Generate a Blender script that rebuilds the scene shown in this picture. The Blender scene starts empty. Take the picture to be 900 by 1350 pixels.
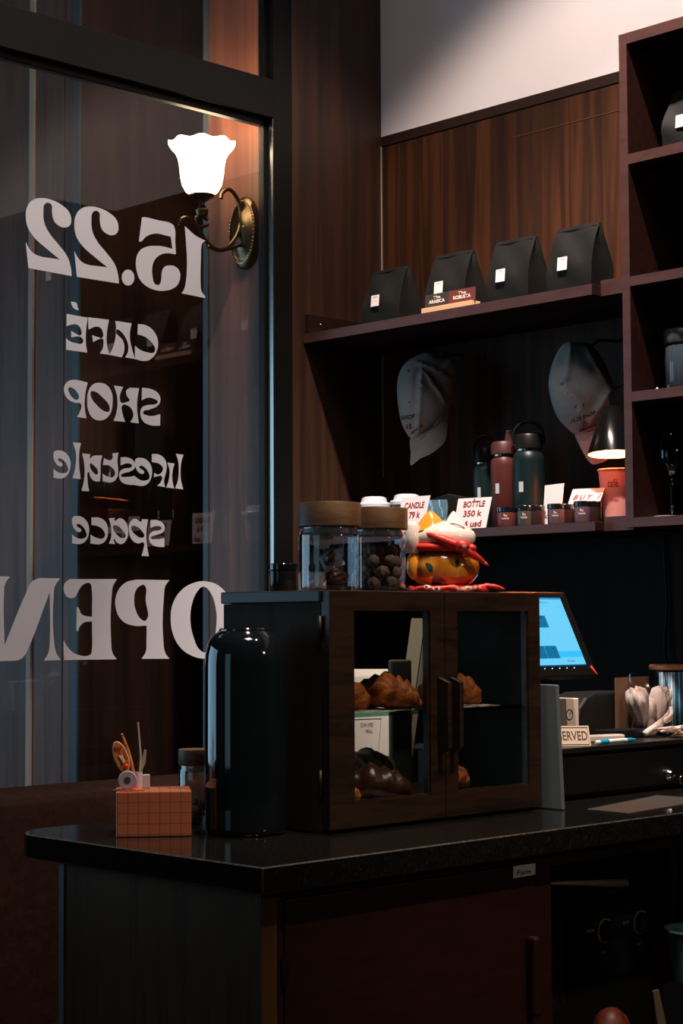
import bpy, bmesh, math, random
from mathutils import Vector, Matrix
random.seed(7)
S = bpy.context.scene
COL = S.collection
PI = math.pi
# ------------------------------------------------------------------ camera
F, PITCH, ROLL, YAW = 2348.78, .0635693, -.00478075, .796519
CAMZ = 1.32
fw = Vector((-math.sin(YAW)*math.cos(PITCH), math.cos(YAW)*math.cos(PITCH), math.sin(PITCH)))
r0 = fw.cross(Vector((0, 0, 1))).normalized(); u0 = r0.cross(fw)
rt = r0*math.cos(ROLL)+u0*math.sin(ROLL); up = -r0*math.sin(ROLL)+u0*math.cos(ROLL)
cam = bpy.data.objects.new('camera', bpy.data.cameras.new('camera')); COL.objects.link(cam)
m = Matrix.Identity(4)
for i in range(3):
    m[i][0], m[i][1], m[i][2] = rt[i], up[i], -fw[i]
m[2][3] = CAMZ
cam.matrix_world = m
cam.data.sensor_fit = 'VERTICAL'; cam.data.sensor_height = 36; cam.data.lens = F/1350*36
cam.data.clip_start = .05
S.camera = cam
def W(px, py, X=None, Y=None, Z=None, P=None, N=None):
    """the point of a real plane (x=X, y=Y, z=Z, or through P with normal N) seen at a picture position"""
    d = rt*((px-450)/F) - up*((py-675)/F) + fw
    o = Vector((0, 0, CAMZ))
    if X is not None: t = X/d.x
    elif Y is not None: t = Y/d.y
    elif Z is not None: t = (Z-CAMZ)/d.z
    else: t = (P-o).dot(N)/d.dot(N)
    return o+d*t
# ------------------------------------------------------------------ world, lights, exposure
w = bpy.data.worlds.new('world'); S.world = w; w.use_nodes = True
w.node_tree.nodes['Background'].inputs[0].default_value = (.10, .16, .2, 1)
w.node_tree.nodes['Background'].inputs[1].default_value = .006
def D0(a): return math.radians(a)
def area(name, loc, rot, sx, sy, power, col):
    l = bpy.data.lights.new(name, 'AREA'); l.shape = 'RECTANGLE'; l.size = sx; l.size_y = sy; l.energy = power; l.color = col
    o = bpy.data.objects.new(name, l); COL.objects.link(o); o.location = loc; o.rotation_euler = rot; return o
def spot(name, loc, target, power, col, angle, blend, rad=.04):
    l = bpy.data.lights.new(name, 'SPOT'); l.energy = power; l.color = col; l.spot_size = angle; l.spot_blend = blend; l.shadow_soft_size = rad
    o = bpy.data.objects.new(name, l); COL.objects.link(o); o.location = loc
    o.rotation_euler = (Vector(target)-Vector(loc)).to_track_quat('-Z', 'Y').to_euler(); return o
area('daylight_street', (-6.9, -.2, 1.7), (PI/2, 0, D0(-52)), 3.6, 2.2, 54, (.44, .74, 1.0))
area('daylight_front_window', (-2.6, -2.2, 1.5), (PI/2, 0, 0), 1.2, 1.8, 3.6, (.45, .80, 1.0))
spot('ceiling_downlight_a', (-2.40, 2.45, 4.42), (-2.40, 2.45, 0), 310, (1, .82, .70), math.radians(96), .22, .07)
spot('ceiling_downlight_b', (-1.95, 2.40, 4.42), (-2.85, 3.40, 1.6), 800, (1, .82, .74), math.radians(38), .8)
spot('ceiling_downlight_c', (-.45, 2.45, 4.42), (-2.40, 2.60, 1.25), 420, (1, .74, .54), math.radians(30), .8)
area('room_fill', (.9, 3.0, 2.3), (PI/2, 0, PI/2), .35, .25, 5, (1, .80, .62))  # unseen warm fill, added for glints on dials, bar and glass
area('ceiling_fill', (-1.2, 1.6, 4.40), (0, 0, 0), .8, .8, 26, (1, .88, .90))  # unseen soft fill, added to lift the white upper wall
S.view_settings.view_transform = 'Standard'
S.view_settings.look = 'None'
S.view_settings.gamma = 1
S.view_settings.use_curve_mapping = False
S.view_settings.exposure = 0
# ------------------------------------------------------------------ materials
MATS = {}
def setin(b, k, v):
    if k in b.inputs: b.inputs[k].default_value = v
def mat(name, col, rough=.5, metal=0, emit=None, es=0, trans=0, ior=1.45, alpha=1, coat=0, sss=0, spec=.5):
    if name in MATS: return MATS[name]
    m = bpy.data.materials.new(name); m.use_nodes = True
    b = m.node_tree.nodes['Principled BSDF']
    setin(b, 'Base Color', (*col, 1)); setin(b, 'Roughness', rough); setin(b, 'Metallic', metal)
    setin(b, 'Transmission Weight', trans); setin(b, 'IOR', ior); setin(b, 'Alpha', alpha); setin(b, 'Coat Weight', coat)
    setin(b, 'Specular IOR Level', spec); setin(b, 'Coat Roughness', .05)
    if emit: setin(b, 'Emission Color', (*emit, 1)); setin(b, 'Emission Strength', es)
    MATS[name] = m; return m
def noisy(name, stops, scale=(8, 8, .6), rough=.45, detail=6, noise=3., bump=0, distort=.6, metal=0, coat=0, spec=.5):
    """colour ramp over stretched noise in object space: wood grain, stone, crust, leather"""
    m = bpy.data.materials.new(name); m.use_nodes = True; nt = m.node_tree; b = nt.nodes['Principled BSDF']
    tc = nt.nodes.new('ShaderNodeTexCoord'); mp = nt.nodes.new('ShaderNodeMapping'); n = nt.nodes.new('ShaderNodeTexNoise'); r = nt.nodes.new('ShaderNodeValToRGB')
    mp.inputs['Scale'].default_value = scale; n.inputs['Scale'].default_value = noise; n.inputs['Detail'].default_value = detail
    n.inputs['Distortion'].default_value = distort
    nt.links.new(tc.outputs['Object'], mp.inputs['Vector']); nt.links.new(mp.outputs[0], n.inputs['Vector']); nt.links.new(n.outputs['Fac'], r.inputs[0])
    e = r.color_ramp.elements
    while len(e) < len(stops): e.new(.5)
    for k, (p, c) in enumerate(stops): e[k].position = p; e[k].color = (*c, 1)
    nt.links.new(r.outputs[0], b.inputs['Base Color']); b.inputs['Roughness'].default_value = rough; b.inputs['Metallic'].default_value = metal
    setin(b, 'Coat Weight', coat); setin(b, 'Specular IOR Level', spec)
    if bump:
        bp = nt.nodes.new('ShaderNodeBump'); bp.inputs['Strength'].default_value = bump; bp.inputs['Distance'].default_value = .004
        nt.links.new(n.outputs['Fac'], bp.inputs['Height']); nt.links.new(bp.outputs[0], b.inputs['Normal'])
    MATS[name] = m; return m
def glassmat(name, tint=(1, 1, 1), ior=1.5, rough=0., boost=1.):
    """window glass: clear with a Fresnel reflection, lets light through"""
    m = bpy.data.materials.new(name); m.use_nodes = True; nt = m.node_tree; nt.nodes.clear()
    o = nt.nodes.new('ShaderNodeOutputMaterial'); mx = nt.nodes.new('ShaderNodeMixShader'); t = nt.nodes.new('ShaderNodeBsdfTransparent'); g = nt.nodes.new('ShaderNodeBsdfGlossy'); f = nt.nodes.new('ShaderNodeFresnel')
    t.inputs[0].default_value = (*tint, 1); g.inputs['Roughness'].default_value = rough; f.inputs['IOR'].default_value = ior
    mu = nt.nodes.new('ShaderNodeMath'); mu.operation = 'MULTIPLY'; mu.inputs[1].default_value = boost
    ge = nt.nodes.new('ShaderNodeNewGeometry'); sb = nt.nodes.new('ShaderNodeMath'); sb.operation = 'SUBTRACT'; sb.inputs[0].default_value = 1; m2 = nt.nodes.new('ShaderNodeMath'); m2.operation = 'MULTIPLY'; m2.use_clamp = True
    nt.links.new(ge.outputs['Backfacing'], sb.inputs[1]); nt.links.new(f.outputs[0], mu.inputs[0]); nt.links.new(mu.outputs[0], m2.inputs[0]); nt.links.new(sb.outputs[0], m2.inputs[1]); nt.links.new(m2.outputs[0], mx.inputs[0]); nt.links.new(t.outputs[0], mx.inputs[1]); nt.links.new(g.outputs[0], mx.inputs[2]); nt.links.new(mx.outputs[0], o.inputs[0])
    MATS[name] = m; return m
wall_wood = noisy('wall_wood', [(.3, (.017, .0056, .0020)), (.5, (.036, .0125, .0047)), (.62, (.072, .0235, .0075)), (.75, (.026, .0080, .0026))], (11, 11, .45), .6, noise=2.2, spec=.2)
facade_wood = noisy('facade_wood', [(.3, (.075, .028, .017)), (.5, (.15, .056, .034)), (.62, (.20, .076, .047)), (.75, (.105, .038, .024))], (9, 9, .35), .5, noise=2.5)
shelf_wood = noisy('shelf_wood', [(.3, (.012, .0036, .0023)), (.7, (.021, .0065, .0042))], (4, 20, 20), .6, spec=.15)
lit_edge = noisy('lit_edge', [(.3, (.036, .0125, .0100)), (.7, (.052, .019, .0155))], (4, 20, 20), .45)  # lighter copy of the board wood, daylight on front edges painted in
case_wood = noisy('case_wood', [(.3, (.0055, .0027, .0013)), (.55, (.024, .0108, .0050)), (.75, (.012, .0054, .0026))], (3, 3, 22), .42, noise=1.8)
case_side_wood = noisy('case_side_wood', [(.3, (.022, .015, .0095)), (.7, (.040, .028, .018))], (10, 10, 1), .7, spec=.15)
counter_wood = noisy('counter_wood', [(.3, (.056, .025, .0095)), (.6, (.105, .048, .018)), (.8, (.065, .029, .0105))], (14, 14, .6), .6, spec=.2)
red_wood = noisy('red_wood', [(.3, (.015, .0024, .0013)), (.7, (.024, .004, .002))], (3, 3, 14), .45)
lid_wood = noisy('lid_wood', [(.3, (.05, .023, .009)), (.6, (.115, .058, .022)), (.8, (.07, .034, .013))], (3, 3, 18), .5)
granite = noisy('granite', [(.45, (.006, .006, .006)), (.68, (.012, .011, .009)), (.8, (.06, .05, .035))], (1, 1, 1), .09, noise=160, detail=3, distort=0, spec=.6)
leather = noisy('leather', [(.3, (.0075, .0020, .0010)), (.7, (.0155, .0045, .0022))], (6, 6, 6), .7, noise=8, bump=.25, spec=.12)
unit_wood = noisy('unit_wood', [(.3, (.0100, .0024, .0014)), (.7, (.0180, .0044, .0026))], (4, 20, 20), .6, spec=.12)
white_wall = noisy('white_wall', [(.3, (.80, .73, .745)), (.7, (.84, .77, .785))], (1, 1, 1), .9, noise=3)
dark_wall = noisy('dark_wall', [(.3, (.0055, .0045, .0038)), (.5, (.0105, .0088, .0074)), (.7, (.0070, .0058, .0050))], (9, 9, .4), .7, noise=2.2, spec=.18)
crust = noisy('crust', [(.3, (.07, .013, .003)), (.5, (.30, .07, .012)), (.68, (.52, .17, .035))], (1, 1, 1), .6, noise=34, bump=1.0, distort=1.5, detail=8, spec=.3)
crust_dark = noisy('crust_dark', [(.3, (.030, .010, .005)), (.7, (.05, .016, .008))], (1, 1, 1), .35, noise=30, bump=.5)
truffle_mat = noisy('truffle_mat', [(.3, (.06, .033, .022)), (.7, (.16, .10, .07))], (1, 1, 1), .8, noise=60, bump=.6)
linen = noisy('cap_cloth', [(.3, (.40, .375, .355)), (.7, (.46, .435, .415))], (1, 1, 1), .9, noise=90, bump=.15)
frame_black = mat('frame_black', (.0045, .0045, .004), .4, spec=.25)
black_plastic = mat('black_plastic', (.005, .005, .005), .4, spec=.25)
black_gloss = mat('black_gloss', (.005, .008, .010), .06, coat=1)
black_matte = mat('black_matte', (.014, .014, .014), .7)
bag_black = noisy('bag_black', [(.3, (.0024, .0024, .002)), (.7, (.0062, .0062, .0052))], (1, 1, 1), .62, noise=9, bump=.35, spec=.22)
chrome = mat('chrome', (.75, .72, .68), .16, 1)
brass_dark = mat('antique_brass', (.16, .11, .065), .32, 1)
brass = mat('brass', (.65, .45, .2), .3, 1)
decal = mat('window_vinyl', (.55, .56, .61), .75, spec=.2)
paper = mat('paper', (.78, .68, .66), .85)
paper_grey = mat('paper_grey', (.5, .5, .5), .8)
red_ink = mat('red_ink', (.25, .02, .02), .7)
dark_ink = mat('dark_ink', (.03, .028, .035), .7)
cream_ink = mat('cream_ink', (.75, .6, .52), .7)
win_glass = glassmat('window_glass', (.93, .95, .95), 1.5, boost=1.0)
jar_glass = glassmat('jar_glass', (.93, .95, .96), 1.5, rough=.05, boost=2.8)
case_glass = glassmat('case_glass', (.9, .93, .91), 1.45, boost=.8)
shelf_glass = glassmat('green_glass', (.35, .62, .52), 1.5)
ribbed_glass = glassmat('ribbed_glass', (.55, .62, .64), 1.5, rough=.06, boost=1.8)
# ------------------------------------------------------------------ helpers
def mesh(name, bm, m, parent=None, loc=None, smooth=False, bevel=0, rot=None, seg=2):
    bmesh.ops.recalc_face_normals(bm, faces=bm.faces)
    me = bpy.data.meshes.new(name); bm.to_mesh(me); bm.free()
    ms = m if isinstance(m, (list, tuple)) else [m]
    for k in ms: me.materials.append(k)
    if smooth:
        for p in me.polygons: p.use_smooth = True
    o = bpy.data.objects.new(name, me); COL.objects.link(o)
    if parent: o.parent = parent
    if loc is not None: o.location = loc
    if rot is not None: o.rotation_euler = rot
    if bevel:
        b = o.modifiers.new('bevel', 'BEVEL'); b.width = bevel; b.segments = seg; b.limit_method = 'ANGLE'
    if smooth == 'angle':
        try:
            me.set_sharp_from_angle(angle=math.radians(38))
        except Exception: pass
    return o
def thing(name, label, cat, loc=(0, 0, 0), rz=0, group=None):
    o = bpy.data.objects.new(name, None); COL.objects.link(o); o.location = loc; o.rotation_euler = (0, 0, rz)
    o.empty_display_size = .05; o['label'] = label; o['category'] = cat
    if group: o['group'] = group
    return o
def tag(o, label, cat, group=None):
    o['label'] = label; o['category'] = cat
    if group: o['group'] = group
    return o
def struct(o, label=None):
    o['kind'] = 'structure'
    if label: o['label'] = label
    return o
def box(bm, x0, x1, y0, y1, z0, z1, mi=0, M=None):
    vs = [bm.verts.new(Vector(p) if M is None else M @ Vector(p)) for p in ((x0, y0, z0), (x1, y0, z0), (x1, y1, z0), (x0, y1, z0), (x0, y0, z1), (x1, y0, z1), (x1, y1, z1), (x0, y1, z1))]
    for f in ((0, 3, 2, 1), (4, 5, 6, 7), (0, 1, 5, 4), (1, 2, 6, 5), (2, 3, 7, 6), (3, 0, 4, 7)):
        fc = bm.faces.new([vs[i] for i in f]); fc.material_index = mi
    return vs
def B(*boxes):
    bm = bmesh.new()
    for b in boxes: box(bm, *b)
    return bm
def lathe(bm, prof, n=32, c=(0, 0, 0), ripple=None, close=False, M=None, cap=True):
    rings = []
    for (r, z) in prof:
        ring = []
        for k in range(n):
            a = 2*PI*k/n
            rr, zz = (r, z) if ripple is None else ripple(r, z, a)
            p = Vector((c[0]+rr*math.cos(a), c[1]+rr*math.sin(a), c[2]+zz))
            ring.append(bm.verts.new(M @ p if M is not None else p))
        rings.append(ring)
    for a, b in zip(rings[:-1], rings[1:]):
        for k in range(n): bm.faces.new((a[k], a[(k+1) % n], b[(k+1) % n], b[k]))
    if cap:
        bm.faces.new(rings[0][::-1]); bm.faces.new(rings[-1])
    return bm
def L(prof, n=32, **k): return lathe(bmesh.new(), prof, n, **k)
def tube(bm, pts, r, n=8, cap=True):
    pts = [Vector(p) for p in pts]; rings = []
    pu = None
    for i, p in enumerate(pts):
        d = (pts[min(i+1, len(pts)-1)]-pts[max(i-1, 0)]).normalized()
        if pu is None:
            pu = d.orthogonal().normalized()
        pu = (pu-d*pu.dot(d)).normalized(); v = d.cross(pu)
        rr = r[i] if isinstance(r, (list, tuple)) else r
        rings.append([bm.verts.new(p+(pu*math.cos(2*PI*k/n)+v*math.sin(2*PI*k/n))*rr) for k in range(n)])
    for a, b in zip(rings[:-1], rings[1:]):
        for k in range(n): bm.faces.new((a[k], a[(k+1) % n], b[(k+1) % n], b[k]))
    if cap: bm.faces.new(rings[0][::-1]); bm.faces.new(rings[-1])
    return bm
def T(pts, r, n=8): return tube(bmesh.new(), pts, r, n)
def ell(bm, c, r, n=20, rot=None):
    M = Matrix.Translation(Vector(c)) @ (rot.to_4x4() if rot else Matrix.Identity(4)) @ Matrix.Diagonal((r[0], r[1], r[2], 1))
    bmesh.ops.create_uvsphere(bm, u_segments=n, v_segments=max(8, n//2), radius=1, matrix=M); return bm
def E(c, r, n=20, rot=None): return ell(bmesh.new(), c, r, n, rot)
def slab(pts, thick, bm=None):
    """closed polygon of 3-D points given a thickness vector"""
    bm = bm or bmesh.new(); t = Vector(thick)
    a = [bm.verts.new(Vector(p)) for p in pts]; b = [bm.verts.new(Vector(p)+t) for p in pts]; n = len(pts)
    bm.faces.new(a[::-1]); bm.faces.new(b)
    for k in range(n): bm.faces.new((a[k], a[(k+1) % n], b[(k+1) % n], b[k]))
    return bm
def catmull(pts, k=6, closed=False):
    pts = [Vector(p) for p in pts]; n = len(pts); out = []
    rng = range(n) if closed else range(n-1)
    for i in rng:
        p0 = pts[(i-1) % n] if closed or i > 0 else pts[0]; p1 = pts[i]; p2 = pts[(i+1) % n]; p3 = pts[(i+2) % n] if closed or i+2 < n else pts[-1]
        for j in range(k):
            t = j/k
            out.append(.5*((2*p1)+(p2-p0)*t+(2*p0-5*p1+4*p2-p3)*t*t+(3*p1-p0-3*p2+p3)*t**3))
    if not closed: out.append(pts[-1])
    return out
def curve_to_bm(cu):
    o = bpy.data.objects.new('tmp', cu); COL.objects.link(o)
    dg = bpy.context.evaluated_depsgraph_get(); me = bpy.data.meshes.new_from_object(o.evaluated_get(dg))
    bm = bmesh.new(); bm.from_mesh(me); bpy.data.objects.remove(o); bpy.data.curves.remove(cu); bpy.data.meshes.remove(me)
    return bm
def text_bm(s, bold=0., spacing=1.):
    cu = bpy.data.curves.new('t', 'FONT'); cu.body = s; cu.size = 1; cu.resolution_u = 4; cu.offset = bold; cu.space_character = spacing
    return curve_to_bm(cu)
def text_on(name, quad, s, u0, u1, v0, v1, m, parent=None, bold=.02, slant=0, lift=.0006, spacing=1.):
    """writing laid on the quad (bottom-left, bottom-right, top-right, top-left)"""
    bm = text_bm(s, bold, spacing); xs = [v.co.x for v in bm.verts]; ys = [v.co.y for v in bm.verts]
    a, b, c, d = [Vector(q) for q in quad]; n = (b-a).cross(d-a).normalized()*lift
    x0, x1, y0, y1 = min(xs), max(xs), min(ys), max(ys)
    for v in bm.verts:
        u = u0+(v.co.x-x0)/(x1-x0)*(u1-u0); t = v0+(v.co.y-y0)/(y1-y0)*(v1-v0)
        u += slant*(t-v0)
        v.co = (a*(1-u)+b*u)*(1-t)+(d*(1-u)+c*u)*t+n
    return mesh(name, bm, m, parent)
def copy_tree(o, parent=None):
    c = o.copy(); COL.objects.link(c); c.parent = parent
    for ch in [x for x in bpy.data.objects if x.parent == o]: copy_tree(ch, c)
    return c
# ------------------------------------------------------------------ the room shell
XW, YB, YF = -3.60, 3.691, 3.376          # window wall, back wall, front edge of the shelves
CT = .95                                   # worktop height
HC = 4.45
struct(mesh('floor', B((-8, 1.5, -3, 4.6, -.1, 0)), noisy('floor_tile', [(.3, (.03, .026, .022)), (.7, (.045, .038, .032))], (1, 1, 1), .4)))
struct(mesh('ceiling', B((-3.7, 1.5, -3, 3.8, HC, HC+.1)), mat('ceiling_paint', (.05, .05, .05), .9)))
struct(mesh('wall_back', B((XW-.12, 1.5, YB, YB+.12, 1.60, 2.724)), wall_wood), 'dark walnut panelled lower back wall')
struct(mesh('wall_back', B((XW-.12, 1.5, YB, YB+.12, 0, 1.60)), dark_wall), 'panelled back wall under the shelf, shade painted into its colour')  # same wall as above, shade below the shelf painted as darker colour
struct(mesh('wall_back', B((XW-.12, 1.5, YB+.004, YB+.12, 2.724, HC)), white_wall), 'white painted upper back wall')
struct(mesh('trim_1', B((XW, 1.5, YB-.003, YB, 2.722, 2.750)), mat('trim_brown', (.022, .008, .004), .5)), 'dark wood trim strip under the white wall')
struct(mesh('trim_2', B((XW+.001, XW+.004, YB-.004, YB-.001, 1.75, 2.722)), mat('caulk', (.35, .3, .24), .7)), 'pale sealant line in the wall corner')
struct(mesh('trim_3', B((-3.1, 1.5, YB-.0012, YB, 2.647, 2.649)), mat('seam', (.09, .035, .02), .6)), 'thin horizontal seam in the back wall panels')
struct(mesh('wall_left', B((XW-.12, XW, 3.334, YB, 0, HC), (XW-.12, XW, -3, .55, 0, HC), (XW-.12, XW, .55, 3.334, 0, .86)), noisy('column_wood_shaded', [(.3, (.014, .0050, .0019)), (.5, (.030, .0110, .0045)), (.62, (.044, .0165, .0065)), (.75, (.018, .0065, .0025))], (11, 11, .45), .5, noise=2.2)), 'walnut panelled wall beside the window')  # darker copy of the wall wood, the column's shade painted in
# window: black metal frame, two panes, lettering
win = struct(mesh('window_1', B(
    (XW-.06, XW, 3.266, 3.334, .86, HC), (XW-.06, XW, .5, .56, .86, HC),
    (XW-.06, XW, .56, 3.266, 2.724, 2.832), (XW-.06, XW, .56, 3.266, .86, .93), (XW-.06, XW, .56, 3.266, HC-.06, HC),
    (XW-.05, XW-.026, 3.252, 3.262, .93, 2.724), (XW-.05, XW-.026, .56, 3.252, 2.706, 2.724), (XW-.05, XW-.026, 3.252, 3.266, 2.832, HC-.06)), frame_black, bevel=.0015), 'black metal shop window frame')
mesh('frame_reveal', B((XW-.0255, XW-.002, 3.2635, 3.2658, .94, 2.722)), mat('reveal_satin', (.40, .40, .38), .25, 1), win)
mesh('glass_pane', B((XW-.036, XW-.030, .56, 3.2515, .93, 2.71)), win_glass, win)
mesh('glass_pane', B((XW-.036, XW-.030, .56, 3.2515, 2.82, HC-.06)), win_glass, win)
XG = XW-.0294
def glyphs(name, label, shapes, sx, ox, oy):
    """vinyl letters cut as closed outlines; a trailing 1 marks a sharp corner. Every outline is solid, later ones marked 'h' are holes."""
    bm = bmesh.new(); sets = []
    for pts in shapes:
        bb = [min(p[0] for p in pts), max(p[0] for p in pts), min(p[1] for p in pts), max(p[1] for p in pts)]
        if sets and sets[-1][1][0] < bb[0] and sets[-1][1][1] > bb[1] and sets[-1][1][2] < bb[2] and sets[-1][1][3] > bb[3]: sets[-1][0].append(pts)
        else: sets.append(([pts], bb))
    for k, (ps, bb) in enumerate(sets):
        cu = bpy.data.curves.new('g', 'CURVE'); cu.dimensions = '2D'; cu.fill_mode = 'BOTH'; cu.resolution_u = 5
        for pts in ps:
            sp = cu.splines.new('BEZIER'); sp.bezier_points.add(len(pts)-1); sp.use_cyclic_u = True
            for q, p in zip(sp.bezier_points, pts):
                wv = W(ox+p[0]/sx, oy+p[1]/sx, X=XG)
                q.co = (wv.y, wv.z, 0); ht = 'VECTOR' if len(p) > 2 else 'AUTO'
                q.handle_left_type = q.handle_right_type = ht
        b1 = curve_to_bm(cu); tm = bpy.data.meshes.new('tm')
        for v in b1.verts: v.co = Vector((XG+.00002*(k % 3), v.co.x, v.co.y))
        b1.to_mesh(tm); b1.free(); bm.from_mesh(tm); bpy.data.meshes.remove(tm)
    r = bmesh.ops.extrude_face_region(bm, geom=list(bm.faces))
    for v in [g for g in r['geom'] if isinstance(g, bmesh.types.BMVert)]: v.co.x += .0004
    o = mesh(name, bm, decal, win); o['label'] = label
    return o
two = [(152, 535, 1), (168, 690, 1), (425, 738, 1), (420, 690), (400, 625), (350, 555), (290, 480), (262, 420), (257, 350), (262, 315), (285, 302), (305, 315), (308, 360), (320, 410), (350, 440), (385, 450), (415, 435), (422, 405), (410, 360), (370, 320), (310, 288), (240, 275), (190, 290), (160, 330), (153, 390), (165, 450), (200, 505), (270, 570), (355, 640, 1), (290, 630), (235, 620), (195, 600), (170, 570)]
two_b = [tuple([440+(p[0]-152)*.97, p[1]+53-.033*(p[0]-152)]+list(p[2:])) for p in two]
dot = [(759+37*math.cos(a*PI/4), 747+47*math.sin(a*PI/4)) for a in range(8)]
glyphs('window_lettering', 'white mirrored vinyl digits ".22" near the top of the window', [two, two_b, dot], 4.5, 0, 200)
five = [(222, 280, 1), (198, 470, 1), (215, 470), (250, 435), (300, 412), (350, 408), (400, 420), (450, 433, 1), (463, 530, 1), (400, 512), (330, 505), (250, 515), (200, 550), (175, 620), (180, 700), (205, 770), (260, 825), (330, 855), (400, 860), (460, 845), (505, 810), (523, 760), (520, 710), (490, 672), (445, 660), (400, 672), (380, 710), (375, 770), (365, 805), (345, 815), (320, 800), (305, 740), (303, 680), (320, 620), (360, 580), (420, 563), (490, 572, 1), (485, 480), (475, 350), (455, 330), (350, 303), (240, 278)]
one = [(560, 348, 1), (590, 375), (640, 420), (725, 465, 1), (702, 480), (692, 510), (688, 600), (686, 800), (692, 860), (724, 910, 1), (715, 917, 1), (535, 880, 1), (555, 850), (568, 800), (578, 650), (572, 500)]
glyphs('window_lettering', 'white mirrored vinyl digits "15" beside the sconce', [five, one], 6, 150, 240)
acc = [(150, -10, 1), (157, 14), (175, 34), (198, 40, 1), (189, 22), (186, 2), (171, -8)]
ce = [(125, 62, 1), (250, 85, 1), (242, 140), (238, 200), (240, 250), (247, 292, 1), (122, 275, 1), (122, 207, 1), (140, 222), (180, 236), (220, 234), (222, 215), (205, 198), (175, 197), (152, 202, 1), (152, 162, 1), (180, 180), (210, 187), (208, 150), (190, 128), (160, 125), (124, 135, 1)]
cf = [(252, 82, 1), (376, 97, 1), (365, 160), (362, 230), (378, 305, 1), (322, 297, 1), (338, 270), (343, 240), (340, 212), (310, 215), (282, 230, 1), (276, 188, 1), (310, 200), (338, 203), (338, 165), (325, 145), (300, 138), (254, 155, 1)]
ca = [(414, 104, 1), (510, 118, 1), (502, 160), (500, 210), (512, 270), (530, 330, 1), (472, 320, 1), (488, 290), (490, 250), (475, 205), (450, 170), (422, 155), (415, 165), (430, 190), (455, 215), (467, 255), (464, 290), (452, 320, 1), (378, 305, 1), (400, 260), (415, 200), (418, 150)]
cc = [(547, 122, 1), (600, 132), (645, 170), (666, 225), (660, 280), (630, 325), (590, 342), (530, 330, 1), (530, 252, 1), (560, 275), (610, 292), (640, 292), (650, 275), (635, 240), (600, 205), (570, 190), (546, 185, 1)]
glyphs('window_lettering', 'white mirrored vinyl word "CAFÉ"', [acc, ce, cf, ca, cc], 4.5, 60, 400)
sp_ = [(250, 470, 1), (238, 520), (232, 570), (233, 630), (242, 682, 1), (186, 673, 1), (205, 640), (210, 598), (170, 588), (130, 565), (110, 525), (112, 490), (135, 462), (170, 453), (210, 460)]
sph = [(135, 502), (160, 502), (185, 525), (198, 560), (185, 572), (160, 560), (140, 530)]
so = [(320, 471), (365, 487), (392, 530), (397, 590), (385, 650), (355, 685), (320, 694), (280, 680), (255, 640), (247, 590), (255, 520), (280, 482)]
soh = [(268, 525), (290, 522), (340, 560), (378, 610), (377, 640), (350, 640), (300, 600), (272, 560)]
sh = [(405, 487, 1), (460, 495, 1), (445, 530), (440, 570), (448, 588), (480, 585), (498, 575), (483, 550), (478, 520), (500, 500, 1), (555, 503, 1), (545, 560), (542, 620), (553, 712, 1), (502, 705, 1), (520, 670), (512, 630), (490, 608), (455, 605), (455, 650), (472, 703, 1), (403, 697, 1), (420, 650), (425, 560)]
ss = [(572, 500, 1), (630, 510), (672, 540), (680, 580), (660, 610), (615, 630), (578, 648), (600, 664), (640, 667), (680, 657, 1), (679, 725, 1), (620, 722), (575, 695), (562, 655), (572, 618), (610, 602), (650, 598), (665, 585), (640, 565), (605, 560), (570, 575, 1)]
glyphs('window_lettering', 'white mirrored vinyl word "SHOP"', [sp_, sph, so, soh, sh, ss], 4.5, 60, 400)
def ess(x, y, k=1.): return [(x+(a*k), y+(b*k), *c) for a, b, *c in [(0, 0, 1), (45, 2), (80, 27), (84, 60), (60, 82), (20, 95), (2, 108), (35, 116), (84, 110, 1), (84, 164, 1), (35, 160), (2, 142), (-9, 108), (0, 80), (25, 66), (55, 62), (68, 50), (45, 36), (0, 48, 1)]]
def eee(x, y): return [(x+a, y+b, *c) for a, b, *c in [(5, 4), (30, -4), (68, 8), (96, 46), (100, 96), (82, 142), (50, 162), (0, 158, 1), (0, 106, 1), (30, 127), (66, 130), (86, 116), (80, 84), (58, 54), (30, 44), (26, 54), (42, 66), (54, 78), (52, 88), (30, 88), (10, 66), (0, 34)]]
l1 = [(772, 82, 1), (818, 88, 1), (805, 130), (800, 190), (803, 240), (816, 293, 1), (768, 287, 1), (785, 240), (790, 180), (785, 120)]
i1 = [(722, 135, 1), (765, 140, 1), (752, 190), (752, 240), (762, 288, 1), (716, 282, 1), (730, 240), (735, 180)]
f1 = [(630, 84, 1), (670, 86), (705, 112), (718, 150), (712, 200), (702, 240), (708, 280, 1), (662, 272, 1), (683, 250), (690, 218), (668, 214), (643, 222, 1), (643, 196, 1), (670, 205), (690, 190), (696, 170), (680, 146), (650, 134), (630, 132, 1)]
t1 = [(395, 80, 1), (432, 75, 1), (426, 120), (430, 180), (425, 220), (395, 250), (338, 245, 1), (338, 200, 1), (370, 218), (403, 218), (412, 195), (395, 165), (368, 150), (340, 150, 1), (346, 108, 1), (385, 120), (398, 105)]
y1 = [(217, 80, 1), (265, 85, 1), (264, 108), (280, 96), (336, 92, 1), (326, 140), (326, 200), (322, 246, 1), (288, 243), (264, 215), (256, 190), (249, 240), (258, 305, 1), (213, 302, 1), (228, 240), (230, 150)]
yh = [(265, 140), (285, 150), (310, 185), (306, 205), (282, 192), (265, 165)]
l2 = [(162, 15, 1), (210, 18, 1), (200, 70), (198, 140), (208, 232, 1), (160, 228, 1), (175, 170), (180, 80)]
glyphs('window_lettering', 'white mirrored vinyl word "lifestyle"', [l1, i1, f1, eee(530, 110), ess(445, 103), t1, y1, yh, l2, eee(47, 66)], 4.5, 60, 580)
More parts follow.
